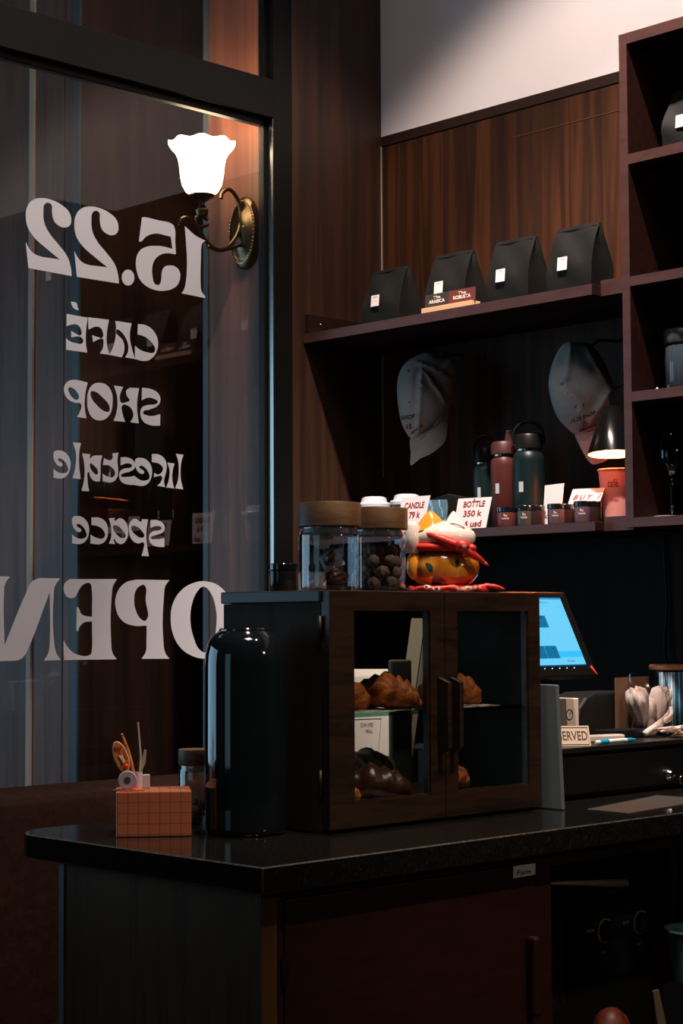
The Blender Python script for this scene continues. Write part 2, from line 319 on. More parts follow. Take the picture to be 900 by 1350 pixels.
c2 = [(272, 460, 1), (320, 462), (358, 490), (370, 540), (360, 590), (330, 616), (266, 615, 1), (266, 562, 1), (300, 580), (338, 585), (352, 570), (345, 540), (310, 512), (272, 505, 1)]
a2 = [(375, 465, 1), (410, 462, 1), (409, 478), (440, 464), (475, 488), (490, 540), (480, 590), (450, 618), (418, 604), (405, 588), (413, 618, 1), (375, 615, 1), (386, 590), (390, 540), (383, 490)]
a2h = [(400, 512), (422, 507), (458, 540), (474, 572), (455, 582), (422, 562), (402, 530)]
p2 = [(608, 472, 1), (600, 520), (598, 600), (612, 690, 1), (570, 688, 1), (580, 650), (582, 610), (548, 614), (510, 590), (495, 540), (500, 492), (530, 467), (568, 484), (572, 470, 1)]
p2h = [(508, 515), (535, 512), (570, 540), (585, 572), (565, 580), (530, 560), (510, 535)]
glyphs('window_lettering', 'white mirrored vinyl word "space"', [eee(157, 455), c2, a2, a2h, p2, p2h, ess(622, 475, .98)], 4.5, 60, 580)
O1 = [(790, 77), (845, 100), (882, 155), (893, 230), (880, 310), (840, 357), (790, 372), (735, 362), (690, 330), (662, 280), (653, 220), (662, 160), (695, 110), (740, 83)]
O1h = [(778, 97), (805, 120), (825, 180), (828, 240), (815, 310), (790, 347), (765, 340), (740, 290), (728, 225), (735, 160), (755, 115)]
P1 = [(648, 72, 1), (632, 95), (627, 130), (625, 310), (632, 350), (648, 373, 1), (542, 373, 1), (558, 345), (560, 310), (561, 246, 1), (510, 246), (465, 225), (443, 180), (445, 130), (475, 85), (520, 70, 1)]
P1h = [(553, 92), (557, 150), (560, 225), (540, 222), (520, 190), (513, 150), (520, 110), (538, 93)]
E1 = [(447, 68, 1), (432, 95), (427, 130), (425, 310), (430, 350), (446, 375, 1), (245, 378, 1), (243, 330), (243, 302, 1), (260, 330), (290, 355), (345, 358), (350, 350), (352, 230, 1), (320, 235), (305, 250), (298, 268, 1), (292, 265, 1), (293, 175, 1), (300, 178), (310, 200), (330, 210), (352, 212, 1), (350, 100), (345, 85), (320, 88), (300, 112), (288, 135), (265, 140), (246, 120), (246, 88), (265, 68, 1)]
N1 = [(230, 65, 1), (210, 95), (205, 130), (207, 310), (215, 350), (232, 378, 1), (168, 380, 1), (185, 350), (190, 310), (190, 118, 1), (100, 350), (85, 370), (65, 380, 1), (-2, 382, 1), (-5, 130), (-15, 90), (-40, 57, 1), (38, 58, 1), (20, 85), (15, 120), (17, 322, 1), (100, 120), (120, 80), (150, 64, 1)]
glyphs('window_lettering', 'large white mirrored vinyl word "OPEN" along the bottom of the window', [O1, O1h, P1, P1h, E1, N1], 2.903, 0, 740)
# the porch outside: wood-clad return carrying the sconce, and a clad pillar
YS = 3.36
porch = struct(mesh('wall_porch', B((-3.99, XW-.125, YS, YS+.10, 0, HC+.3)), facade_wood), 'red-brown wood clad porch wall')
struct(mesh('trim_4', B((-4.012, -3.9905, YS-.004, YS+.10, 0, HC+.3)), mat('aluminium_trim', (.06, .085, .10), .5)), 'grey metal edge strip of the porch wall')
XP, YP = -4.5, 3.262
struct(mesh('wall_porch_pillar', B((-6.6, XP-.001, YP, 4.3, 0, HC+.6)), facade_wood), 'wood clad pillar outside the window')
struct(mesh('wall_porch_side', B((XP-.0005, XP+.002, YP+.006, 4.19, 0, HC+.6)), noisy('pillar_side_shaded', [(.3, (.018, .006, .003)), (.5, (.040, .014, .007)), (.62, (.055, .021, .011)), (.75, (.026, .009, .0045))], (9, 9, .35), .6, noise=2.5)), 'side face of the porch pillar, shade painted into its wood')  # thin sheet over the pillar side, its shade painted as darker wood
struct(mesh('trim_5', B((XP-.03, XP+.003, YP-.004, YP+.004, 0, HC+.6)), mat('aluminium_trim', (.2, .2, .2))), 'metal edge strip on the pillar')
a = W(42, 500, Y=YP)
struct(mesh('trim_6', B((a.x-.012, a.x+.012, YP-.008, YP, 0, HC+.6)), mat('joint_metal', (.58, .42, .33), .6)), 'pale metal joint strip on the pillar')
a = W(84, 500, Y=YP)
struct(mesh('trim_7', B((a.x-.002, a.x+.002, YP-.001, YP, 0, HC+.6)), black_matte), 'dark joint on the pillar')
struct(mesh('wall_porch_end', B((-6.6, XW-.125, 4.2, 4.3, 0, HC+.6)), dark_wall), 'dark end wall of the porch')
# ------------------------------------------------------------------ counter
bm = bmesh.new()
pts = []
for k in range(7):
    a = PI+k*PI/12
    pts.append((-2.635+.08*math.cos(a)-.045, 1.935+.09*math.sin(a), 0))
poly = [(-2.76, 3.68, 0)] + pts + [(-2.06, 1.842, 0), (-2.06, 3.68, 0)]
bm = slab([(p[0], p[1], CT-.042) for p in poly], (0, 0, .042))
wt = mesh('worktop', bm, [granite, noisy('granite_edge', [(.4, (.02, .019, .016)), (.65, (.07, .063, .05))], (1, 1, 1), .5, noise=200, detail=3, distort=0)], bevel=.0022, seg=1)
wt.modifiers['bevel'].material = 1
tag(wt, 'polished black granite worktop with a rounded far corner', 'worktop')
base = thing('base_cabinet', 'low counter cabinet with dark red door and grey wood end panel', 'cabinet', (0, 0, 0))
mesh('end_panel', B((-2.62, -2.10, 1.875, 1.895, 0, CT-.043)), counter_wood, base, bevel=.001)
mesh('edge_strip', B((-2.634, -2.62, 1.872, 1.895, 0, CT-.043)), mat('edge_metal', (.16, .19, .2), .5), base)
mesh('end_stile', B((-2.10, -2.086, 1.862, 1.895, 0, CT-.043)), counter_wood, base)
mesh('carcass', B((-2.115, -2.09, 1.896, 1.912, 0, CT-.043), (-2.115, -2.09, 2.53, 2.575, 0, CT-.043), (-2.115, -2.09, 1.912, 2.53, .892, CT-.043), (-2.115, -2.09, 2.575, 3.67, .878, CT-.043),
     (-2.6, -2.115, 2.545, 2.56, 0, .9), (-2.62, -2.60, 1.9, 3.67, 0, .9), (-2.6, -2.1, 1.9, 3.67, .05, .07), (-2.115, -2.09, 3.62, 3.67, 0, .878), (-2.115, -2.09, 1.912, 2.53, 0, .09)), red_wood, base, bevel=.001)
dr = mesh('door', B((-2.112, -2.088, 1.914, 2.528, .095, .889)), red_wood, base, bevel=.0015)
a = W(698, 1233, X=-2.088)
mesh('handle', B((-2.088, -2.066, a.y-.012, a.y+.008, .62, a.z)), red_wood, dr, bevel=.006)
mesh('hinge', T([(-2.087, 1.912, .76), (-2.087, 1.912, .80)], .006), brass_dark, dr)
q = [W(676, 1158, X=-2.0875), W(705, 1153, X=-2.0875), W(705, 1138, X=-2.0875), W(676, 1142, X=-2.0875)]
st = mesh('sticker', slab(q, (.0008, 0, 0)), mat('sticker_paper', (.85, .82, .75), .8), dr); st['label'] = 'small grey handwritten sticker'
q = [v+Vector((.001, 0, 0)) for v in q]
text_on('writing', q, 'Fans', .15, .78, .2, .62, dark_ink, st, bold=0, slant=.1)
# ------------------------------------------------------------------ booth sofa
sofa = thing('booth_sofa', 'brown leather booth sofa with rounded back below the window', 'sofa', (-3.2, 1.6, 0))
bm = bmesh.new()
prof = [(-.33, 0), (-.33, .88), (-.31, .93), (-.27, .955), (-.22, .955), (-.18, .93), (-.165, .88), (-.13, .46), (-.13, 0)]
slab([(p[0], -1.2, p[1]) for p in prof], (0, 2.55, 0), bm)
mesh('backrest', bm, leather, sofa, smooth='angle', bevel=.01)
mesh('seat', B((-.129, .30, -1.2, 1.35, .12, .45)), leather, sofa, bevel=.04, seg=4)
mesh('plinth', B((-.129, .26, -1.18, 1.33, 0, .119)), black_matte, sofa)
# ------------------------------------------------------------------ shelves
ZT = CAMZ+.812                              # top of upper shelf
ZL = CAMZ+.243                              # top of lower shelf
def wall_shelf(label, z, th, side):
    t = thing('wall_shelf', label, 'shelf', (0, 0, 0))
    mesh('shelf_board', B((XW+.001, -2.593, YF, YB-.001, z-th, z)), shelf_wood, t, bevel=.001)
    mesh('shelf_board', B((-2.592, -2.507, YF+.035, YB-.001, z-th, z+.012)), shelf_wood, t, bevel=.001)
    mesh('front_edge', B((XW+.001, -2.593, YF-.0012, YF-.0001, z-th, z)), lit_edge, t)
    mesh('front_edge', B((-2.592, -2.507, YF+.0338, YF+.0349, z-th, z+.012)), lit_edge, t)
    if side:
        mesh('cleat', B((XW+.001, XW+.018, YF+.004, YB-.002, z, z+.055)), shelf_wood, t, bevel=.001)
        mesh('screw', E((XW+.019, YF+.05, z+.03), (.001, .003, .003), 8), chrome, t)
    return t
wall_shelf('upper dark wood wall shelf carrying the black coffee bags', ZT, .026, True)
wall_shelf('lower dark wood wall shelf with bottles, jars and price cards', ZL, .022, False)
un = thing('shelf_unit', 'tall dark wood display unit of open cells at the right edge', 'shelf unit', (0, 0, 0))
XU0, XU1 = -2.503, -1.55
mesh('side_panel', B((XU0, XU0+.022, YF, YB-.001, 1.545, 2.715)), unit_wood, un, bevel=.001)
mesh('side_panel', B((XU1, XU1+.022, YF, YB-.001, 1.545, 2.715)), unit_wood, un, bevel=.001)
for z0, z1 in ((2.689, 2.715), (2.400, 2.424), (2.110, 2.133), (1.838, 1.861), (1.545, 1.567)):
    mesh('shelf_board', B((XU0+.0225, XU1-.0005, YF, YB-.018, z0, z1)), unit_wood, un, bevel=.001)
for z0, z1 in ((2.689, 2.715), (2.400, 2.424), (2.110, 2.133), (1.838, 1.861), (1.545, 1.567)):
    mesh('front_edge', B((XU0+.0225, XU1-.0005, YF-.0012, YF-.0001, z0, z1)), lit_edge, un)
for xa in (XU0, XU1): mesh('front_edge', B((xa, xa+.022, YF-.0012, YF-.0001, 1.545, 2.715)), lit_edge, un)
mesh('back_panel', B((XU0+.0225, XU1-.0005, YB-.017, YB-.002, 1.545, 2.715)), unit_wood, un)
# ------------------------------------------------------------------ coffee bags
def coffee_bag(label, x, y, z, w_, d_, h_, rz=0., group='black coffee bags', lean=.0):
    t = thing('coffee_bag', label, 'coffee bag', (x, y, z), rz, group)
    bm = bmesh.new(); nz, nx, ny = 12, 10, 6
    def ring(k):
        s = k/nz; s2 = max(0, (s-.36)/.64)
        dd = d_*(1-s2**1.25*.94)*(1+.06*math.sin(s*PI)); ww = w_*(1-.05*s2)*(1+.015*math.sin(s*PI))
        yc = d_/2+lean*s*d_
        P = []
        for i in range(nx): P.append((-ww/2+ww*i/nx, yc-dd/2))
        for i in range(ny): P.append((ww/2, yc-dd/2+dd*i/ny))
        for i in range(nx): P.append((ww/2-ww*i/nx, yc+dd/2))
        for i in range(ny): P.append((-ww/2, yc+dd/2-dd*i/ny))
        out = []
        for j, (px, py) in enumerate(P):
            e = abs(px)/(ww/2+1e-9)
            gus = 0
            if e > .999 and 0 < abs(py-yc) < dd*.49: gus = -.12*ww*(1-abs(py-yc)/(dd/2))*s*.5*(1 if px > 0 else -1)
            if e > .999 and abs(py-yc) < 1e-6: gus = -.06*ww*s*(1 if px > 0 else -1)
            n_ = .0022*math.sin(9*s+px*60+x*30)*(0 < k < nz)
            out.append(bm.verts.new((px+gus, py+n_, h_*s+(.0015*math.sin(px*70) if k == nz else 0))))
        return out
    R_ = [ring(k) for k in range(nz+1)]
    for a, b in zip(R_[:-1], R_[1:]):
        n = len(a)
        for j in range(n): bm.faces.new((a[j], a[(j+1) % n], b[(j+1) % n], b[j]))
    bm.faces.new(R_[0][::-1]); bm.faces.new(R_[-1])
    mesh('bag_body', bm, bag_black, t, smooth='angle', bevel=.0015)
    mesh('folded_top', B((-w_*.44, w_*.44, d_/2+lean*d_*.86-.008, d_/2+lean*d_*.86+.008, h_*.93, h_*.965)), bag_black, t, bevel=.002)
    yq = -.0065
    q = [Vector((-.021-w_*.08, yq, h_*.33)), Vector((.009-w_*.08, yq, h_*.33)), Vector((.010-w_*.08, yq+.0018, h_*.52)), Vector((-.020-w_*.08, yq+.0018, h_*.52))]
    lb = mesh('bag_label', slab(q, (0, -.0006, 0)), paper, t); lb['label'] = 'small white paper label'
    q2 = [p+Vector((0, -.001, 0)) for p in q]
    text_on('writing', q2, 'Coffee', .22, .78, .80, .9, red_ink, lb, bold=0)
    text_on('writing', q2, '- - - - - -', .22, .78, .5, .55, paper_grey, lb, bold=0)
    return t
for lab, px, py, h_ in (('black coffee bag at the left end of the upper shelf, in the corner', 502, 418, .160), ('black coffee bag behind the two small name plates', 586, 404, .168),
                        ('black coffee bag between the name plates and the last bag', 668, 390, .171), ('black coffee bag at the right end of the upper shelf, by the display unit', 750, 376, .172)):
    p = W(px, py, Y=3.425)
    coffee_bag(lab, p.x, 3.425, ZT, .136, .085, h_)
p = W(908, 180, Y=3.43)
coffee_bag('black coffee bag cut off by the frame in the top cell of the display unit', p.x, 3.43, 2.424, .15, .09, .155, group=None)
# name plates
t = thing('name_plate_stand', 'light wood stand holding a black and a maroon name plate before a coffee bag', 'name stand', (0, 0, 0))
a, b = W(555, 412, Y=3.385), W(621, 401, Y=3.385)
mesh('wood_base', B((a.x, b.x, 3.385, 3.42, ZT, ZT+.015)), lid_wood if False else mat('pale_wood', (.62, .36, .2), .6), t, bevel=.001)
a.z = b.z = ZT+.0155
xm = (a.x+b.x)/2
def plate(x0, x1, m, l1_, l2_, lab):
    q = [Vector((x0, 3.395, ZT+.0155)), Vector((x1, 3.395, ZT+.0155)), Vector((x1-.004, 3.401, ZT+.052)), Vector((x0-.004, 3.401, ZT+.052))]
    o = mesh('name_plate', slab(q, (0, .002, 0)), m, t); o['label'] = lab
    text_on('writing', q, l1_, .36, .66, .62, .82, cream_ink, o, lift=.001)
    text_on('writing', q, l2_, .18, .84, .28, .55, cream_ink, o, lift=.001)
plate(a.x+.004, xm, mat('plate_black', (.03, .026, .022), .4), 'The', 'ARABICA', 'black plate reading ARABICA')
plate(xm+.0005, b.x+.004, mat('plate_maroon', (.10, .025, .02), .4), 'The', 'ROBUSTA', 'maroon plate reading ROBUSTA')
# ------------------------------------------------------------------ caps on the wall
NC = Vector((.714, -.70, 0)); UC = Vector((.70, .714, 0))
def cap(label, outline, brim, seam, P0, button, eye, marks, creases):
    t = thing('baseball_cap', label, 'cap', P0, 0, 'white caps hanging under the upper shelf')
    def loc(px, py): 
        v = W(px, py, P=P0, N=NC)-P0
        return Vector((v.dot(UC), 0, v.z))
    O = catmull([loc(*p) for p in outline], 8, True); cx = sum((v.x for v in O))/len(O); cz = sum((v.z for v in O))/len(O)
    CR = [(loc(*a), loc(*b), A_, sg) for a, b, A_, sg in creases]
    bm = bmesh.new(); rings = []
    n = len(O); K = 22; dep = .075
    def wrinkle(x, z): 
        s_ = .003*math.sin(x*40+z*24+P0.x*9)
        for (a, b, A_, sg) in CR:
            ab = b-a; L2 = ab.x**2+ab.z**2; t_ = max(0, min(1, ((x-a.x)*ab.x+(z-a.z)*ab.z)/L2))
            dx, dz = x-(a.x+ab.x*t_), z-(a.z+ab.z*t_); sd = (dx*ab.z-dz*ab.x)/math.sqrt(L2); dd = math.hypot(dx, dz)
            s_ += A_*(math.exp(-(dd/sg)**2)-.9*math.exp(-((dd if sd < 0 else 9)/(sg*2.2))**2))
        return s_
    for k in range(1, K+1):
        s = math.sin(k/K*PI/2)
        rings.append([])
        for v in O:
            x = cx+(v.x-cx)*s; z = cz+(v.z-cz)*s; d = dep*math.sqrt(max(0, 1-s*s))
            d += wrinkle(x, z)*(1-s**3)*1.0
            rings[-1].append(bm.verts.new(UC*x+Vector((0, 0, z))+NC*d))
    c = bm.verts.new(UC*cx+Vector((0, 0, cz))+NC*dep)
    for j in range(n): bm.faces.new((c, rings[0][j], rings[0][(j+1) % n]))
    for a, b in zip(rings[:-1], rings[1:]):
        for j in range(n): bm.faces.new((a[j], b[j], b[(j+1) % n], a[(j+1) % n]))
    inner = [bm.verts.new(v.co-NC*.012+(-UC*(v.co.dot(UC)-cx)*.06)) for v in rings[-1]]
    for j in range(n): bm.faces.new((rings[-1][j], inner[j], inner[(j+1) % n], rings[-1][(j+1) % n]))
    o = mesh('crown', bm, linen, t, smooth=True)
    mesh('button', E(UC*loc(*button).x+Vector((0, 0, loc(*button).z))+NC*(dep*.62), (.007, .007, .007), 10), linen, t, smooth=True)
    Bq = [loc(*p) for p in brim]; n = len(Bq); bm = bmesh.new()
    zt = max(v.z for v in Bq); zb = min(v.z for v in Bq)
    Bq = catmull(Bq, 4, True)
    xm = sum(v.x for v in Bq)/len(Bq); wd = max(v.x for v in Bq)-min(v.x for v in Bq)
    def bend(v): return .035-.02*((v.x-xm)/(wd/2))**2*1.0
    cc_ = bm.verts.new(UC*xm+Vector((0, 0, (zt+zb)/2))+NC*.037); cb = bm.verts.new(UC*xm+Vector((0, 0, (zt+zb)/2))+NC*.033)
    A_ = [bm.verts.new(UC*v.x+Vector((0, 0, v.z))+NC*bend(v)) for v in Bq]; B_ = [bm.verts.new(v.co-NC*.004) for v in A_]; n = len(A_)
    for j in range(n):
        bm.faces.new((cc_, A_[j], A_[(j+1) % n])); bm.faces.new((cb, B_[(j+1) % n], B_[j])); bm.faces.new((A_[j], B_[j], B_[(j+1) % n], A_[(j+1) % n]))
    mesh('visor', bm, linen, t, smooth='angle')
    for px, py in eye:
        v = loc(px, py); mesh('eyelet', E(UC*v.x+Vector((0, 0, v.z))+NC*(dep*.84), (.002, .002, .002), 8), dark_ink, t)
    pts = [UC*loc(*p).x+Vector((0, 0, loc(*p).z))+NC*.0365 for p in seam]
    mesh('visor_seam', T(catmull(pts, 5), .0012, 6), mat('seam_thread', (.3, .27, .25), .8), t)
    for s, a, b, hh, mm in marks:
        va, vb = loc(*a), loc(*b); rr = []
        for v, dz in ((va, 0), (vb, 0), (vb, hh), (va, hh)):
            x = v.x; z = v.z+dz
            k2 = ((x-cx)**2/(.085**2)+(z-cz)**2/(.12**2)); rr.append(UC*x+Vector((0, 0, z))+NC*(dep*math.sqrt(max(.06, 1-min(k2, .95)))+.016))
        text_on('embroidery', rr, s, 0, 1, 0, 1, mm, t, bold=.04)
    mesh('wall_hook', T([Vector((.02, YB-P0.y-.001, .138)), Vector((.018, .05, .132)), Vector((.012, .03, .116))], .004, 8), black_matte, t)
    return t
P1_ = W(565, 530, Y=3.575)
cap('off-white baseball cap left on the wall, visor hanging straight down', [(524, 500), (533, 480), (552, 468), (568, 465), (585, 472), (600, 474), (602, 500), (600, 520), (592, 538), (575, 560), (558, 574), (543, 579), (530, 560), (524, 530)],
    [(541, 578), (560, 572), (578, 555), (590, 530), (589, 560), (586, 582), (570, 598), (553, 606), (541, 614), (541, 598)], [(543, 580), (560, 573), (577, 557), (591, 536)], P1_, (537, 493), [(538, 534)],
    [('SHOP', (528, 556), (546, 555), .012, dark_ink), ('15', (535, 568), (542, 567), .014, mat('maroon_thread', (.12, .01, .01), .8)), ('space', (541, 576), (556, 566), .009, dark_ink)], [((560, 497), (588, 535), .016, .009), ((549, 570), (553, 498), .014, .008), ((548, 478), (590, 500), .012, .009)])
P2_ = W(766, 515, Y=3.565)
cap('off-white baseball cap right on the wall, visor behind the cone lamp', [(723, 510), (727, 482), (737, 460), (748, 451), (765, 452), (780, 456), (797, 480), (808, 510), (809, 540), (800, 560), (785, 572), (765, 575), (748, 565), (732, 545)],
    [(756, 568), (775, 572), (800, 560), (806, 580), (801, 604), (785, 613), (775, 611), (764, 592)], [(757, 569), (775, 574), (800, 562)], P2_, (738, 507), [(764, 537)],
    [('15.22 SHOP', (749, 561), (779, 551), .010, dark_ink), ('o', (764, 566), (771, 565), .010, mat('red_thread', (.45, .03, .02), .8)), ('lifestyle', (761, 573), (786, 563), .009, dark_ink)], [((740, 500), (748, 455), .014, .010), ((742, 520), (766, 556), .016, .010), ((770, 460), (800, 520), .013, .010), ((775, 555), (800, 515), .013, .009)])
# ------------------------------------------------------------------ cone lamp, cup, block on the lower shelf
pl = W(806, 600, Y=3.50)
t = thing('cone_lamp', 'black cone lamp on a curved arm shining down on the pink cup', 'lamp', (pl.x, 3.50, 0))
zb = pl.z; 
mesh('lamp_shade', L([(.061, zb), (.024, zb+.115), (.010, zb+.120), (.010, zb+.121), (.0235, zb+.117), (.0600, zb)], 40, cap=False), mat('lamp_black', (.003, .003, .003), .2, spec=.22), t, smooth=True)
mesh('shade_lining', L([(.0590, zb+.0008), (.0224, zb+.1125), (.002, zb+.113)], 40, cap=False), mat('lamp_white', (.8, .72, .6), .6), t, smooth=True)
arm = catmull([(0, 0, zb+.119), (0, 0, zb+.150), (.022, .02, zb+.175), (.05, .06, zb+.185), (.08, .12, zb+.15), (.085, .15, zb+.05), (.07, .15, ZL+.012)], 5)
mesh('lamp_arm', T(arm[:-1] if False else arm, .004, 8), mat('lamp_black'  , (.01, .01, .01)), t, smooth=True)
for q_ in [x for x in bpy.data.objects if x.parent == t and x.name.startswith(('lamp_shade', 'shade_lining'))]:
    pv = Vector((0, 0, zb+.12)); q_.data.transform(Matrix.Translation(pv) @ Matrix.Rotation(-.09, 4, UC) @ Matrix.Translation(-pv))
mesh('bulb', E((0, 0, zb+.062), (.018, .018, .026), 16), mat('bulb_glow', (1, .8, .6), .5, emit=(1, .40, .14), es=9), t, smooth=True)
l = bpy.data.lights.new('lamp_light', 'POINT'); l.energy = 4.5; l.color = (1, .22, .06); l.shadow_soft_size = .02
lo = bpy.data.objects.new('lamp_light', l); COL.objects.link(lo); lo.location = (0, 0, zb+.025); lo.parent = t
pc = W(811, 650, Y=3.515)
def paper_cup(name, label, x, y, z, r0_, r1_, h_, m, group=None, lid=None, txt=None, cat='cup'):
    t = thing(name, label, cat, (x, y, z), 0, group)
    mesh('cup_body', L([(r0_, 0), (r1_, h_), (r1_+.002, h_+.001), (r1_+.0025, h_+.003), (r1_+.001, h_+.0045), (r1_-.0015, h_+.002), (r0_-.002, .004)], 40, cap=True), m, t, smooth='angle')
    if lid:
        mesh('lid', L([(r1_+.0045, h_-.002), (r1_+.005, h_+.006), (r1_+.002, h_+.010), (r1_-.004, h_+.011), (r1_-.008, h_+.024), (r1_-.016, h_+.027), (r1_-.018, h_+.025), (.002, h_+.025)], 40), lid, t, smooth='angle')
    if txt:
        for s, a0, a1, z0, z1, mm in txt:
            bmt = text_bm(s, .01); xs = [v.co.x for v in bmt.verts]; ys = [v.co.y for v in bmt.verts]
            for v in bmt.verts:
                a = a0+(v.co.x-min(xs))/(max(xs)-min(xs))*(a1-a0); zz = z0+(v.co.y-min(ys))/(max(ys)-min(ys))*(z1-z0)
                rr = r0_+(r1_-r0_)*zz/h_+.0007; v.co = Vector((rr*math.cos(a), rr*math.sin(a), zz))
            mesh('writing', bmt, mm, t)
    return t
D = math.radians
paper_cup('paper_cup', 'pink paper cup with red lettering under the cone lamp', pc.x, 3.52, ZL+.0125, .032, .044, .118, mat('pink_cup', (.80, .34, .30), .6), txt=[('café', D(-84), D(-48), .076, .096, mat('cup_red', (.35, .0, .01), .6)), ('and space', D(-76), D(-46), .040, .050, mat('cup_red', (.5, 0, 0)))])
# takeaway cups with lids
lidm = mat('lid_white', (.60, .60, .64), .35)
for px, lab in ((493, 'left of the two white lidded takeaway cups, behind the wood-lidded jars'), (536, 'right of the two white lidded takeaway cups, behind the candle price card')):
    p = W(px, 660, Y=3.50)
    paper_cup('takeaway_cup', lab, p.x, 3.50, ZL, .030, .041, .084, mat('cup_white', (.50, .46, .47), .6), 'white lidded takeaway cups', lid=lidm, txt=[('cafe shop', D(-90), D(-25), .040, .052, mat('cup_red', (.5, 0, 0)))])
p = W(462, 662, Y=3.50)
t = thing('glass_tumbler', 'small clear glass tumbler at the dark left end of the lower shelf', 'glass', (p.x, 3.50, ZL))
mesh('tumbler', L([(.020, 0), (.026, .080), (.0245, .080), (.0185, .004)], 24), ribbed_glass, t, smooth='angle')
# black gift box with cellophane
t = thing('gift_box', 'black paper pouch with shiny blue-lit wrapping between the two price cards', 'box', (W(592, 680, Y=3.52).x, 3.50, ZL), .25)
mesh('box_body', slab([(-.045, 0, 0), (.045, 0, 0), (.053, 0, .095), (.01, 0, .105), (-.052, 0, .088)], (0, .06, 0)), bag_black, t, bevel=.002)
bm = bmesh.new()
rows = []
for i in range(9):
    row = []
    for j in range(9):
        u_, v_ = i/8, j/8
        row.append(bm.verts.new((-.046+.06*u_, -.002-.012*abs(math.sin(u_*7+v_*3))*(.3+v_*.5)-.002, .004+.085*v_)))
    rows.append(row)
for i in range(8):
    for j in range(8): bm.faces.new((rows[i][j], rows[i+1][j], rows[i+1][j+1], rows[i][j+1]))
mesh('wrapping', bm, mat('cellophane', (.25, .42, .5), .12, .6), t, smooth=True)
# ------------------------------------------------------------------ bottles
def bottle(label, px, y, r, h_, m, capm, kind):
    p = W(px, 640, Y=y); t = thing('water_bottle', label, 'bottle', (p.x, y, ZL), 0, 'steel drinking bottles')
    mesh('bottle_body', L([(r*.92, 0), (r, .004), (r, h_*.84), (r*.97, h_*.90), (r*.80, h_*.95), (r*.74, h_*.965), (r*.74, h_)], 40), m, t, smooth='angle')
    mesh('neck_ring', L([(r*.76, h_*.962), (r*.76, h_*.985)], 32), mat('steel_neck', (.55, .5, .42), .25, 1), t, smooth='angle')
    if kind == 'loop':
        c = mesh('cap', L([(r*.86, h_*.987), (r*.88, h_*.99), (r*.88, h_+.030), (r*.80, h_+.035)], 32), capm, t, smooth='angle')
        pts = catmull([UC*(-r*.88)+Vector((0, 0, h_+.012)), UC*(-r*.92)+Vector((0, 0, h_+.040)), UC*(-r*.45)+Vector((0, 0, h_+.064)), UC*(r*.2)+Vector((0, 0, h_+.068)), UC*(r*.8)+Vector((0, 0, h_+.050)), UC*(r*.94)+Vector((0, 0, h_+.012))], 6)
        mesh('carry_loop', T(pts, .0045, 8), capm, c, smooth=True)
    else:
        c = mesh('cap', L([(r*.94, h_*.987), (r*.96, h_*.99), (r*.94, h_+.022), (r*.80, h_+.030)], 32), capm, t, smooth='angle')
        mesh('spout', slab([UC*(.002)+Vector((0, 0, h_+.028)), UC*(.024)+Vector((0, 0, h_+.028)), UC*(.022)+Vector((0, 0, h_+.060)), UC*(.006)+Vector((0, 0, h_+.060))], NC*.014), capm, c, bevel=.003)
    # small grey mark printed on the side that faces the room
    a0 = math.atan2(-.70, .714)-.75
    bm = bmesh.new(); vs = []
    for k in range(4):
        a = a0+k*.10
        vs.append((bm.verts.new((math.cos(a)*(r+.0006), math.sin(a)*(r+.0006), .092)), bm.verts.new((math.cos(a)*(r+.0006), math.sin(a)*(r+.0006), .118))))
    for k in range(3): bm.faces.new((vs[k][0], vs[k+1][0], vs[k+1][1], vs[k][1]))
    mesh('printed_mark', bm, mat('mark_grey', (.45, .47, .48), .6), t)
    return t
dgreen = mat('bottle_green', (.004, .012, .012), .38, spec=.3); dred = mat('bottle_red', (.075, .017, .014), .42, spec=.3)
bottle('narrow dark green bottle with carry loop, left of the three', 639, 3.56, .0315, .188, mat('bottle_dark', (.006, .016, .017), .38, spec=.3), black_plastic, 'loop')
bottle('brick red bottle with a flip spout, middle of the three', 664, 3.50, .0345, .197, dred, mat('cap_red', (.055, .013, .011), .5), 'spout')
bottle('wide dark green bottle with carry loop, right of the three', 697, 3.51, .0415, .206, dgreen, black_plastic, 'loop')
# ------------------------------------------------------------------ candle jars
def candle_jar(label, px, y, r, h_, m, txt=True, group='small candle jars on the lower shelf', z=None, a_c=None):
    p = W(px, 680, Y=y); t = thing('candle_jar', label, 'candle jar', (p.x, y, ZL if z is None else z), 0, group)
    mesh('jar_body', L([(r*.95, 0), (r, .003), (r, h_*.72), (r*.9, h_*.75)], 28), m, t, smooth='angle')
    lid = mesh('lid', L([(r*.98, h_*.75), (r*1.03, h_*.77), (r*1.03, h_*.97), (r*.97, h_)], 36, ripple=lambda r_, z_, a: (r_*(1+.02*math.cos(a*18)), z_)), black_gloss, t, smooth='angle')
    if txt:
        for s, z0, z1, a0, a1 in (('The', h_*.50, h_*.62, -62, -40), ('Lounge', h_*.34, h_*.48, -72, -30)):
            bmt = text_bm(s, .015); xs = [v.co.x for v in bmt.verts]; ys = [v.co.y for v in bmt.verts]
            for v in bmt.verts:
                a = D(a0-8)+(v.co.x-min(xs))/(max(xs)-min(xs))*D(a1-a0); zz = z0+(v.co.y-min(ys))/(max(ys)-min(ys))*(z1-z0)
                v.co = Vector(((r+.0006)*math.cos(a), (r+.0006)*math.sin(a), zz))
            mesh('writing', bmt, cream_ink, t)
    return t
jr = mat('jar_maroon', (.14, .04, .035), .25); jd = mat('jar_dark', (.035, .018, .014), .2); jg = mat('jar_green', (.05, .06, .05), .2)
candle_jar('maroon candle jar before the red bottle, leftmost of the shelf jars', 668, 3.405, .0245, .050, jr)
candle_jar('dark green candle jar before the wide bottle', 692, 3.415, .0205, .052, jg)
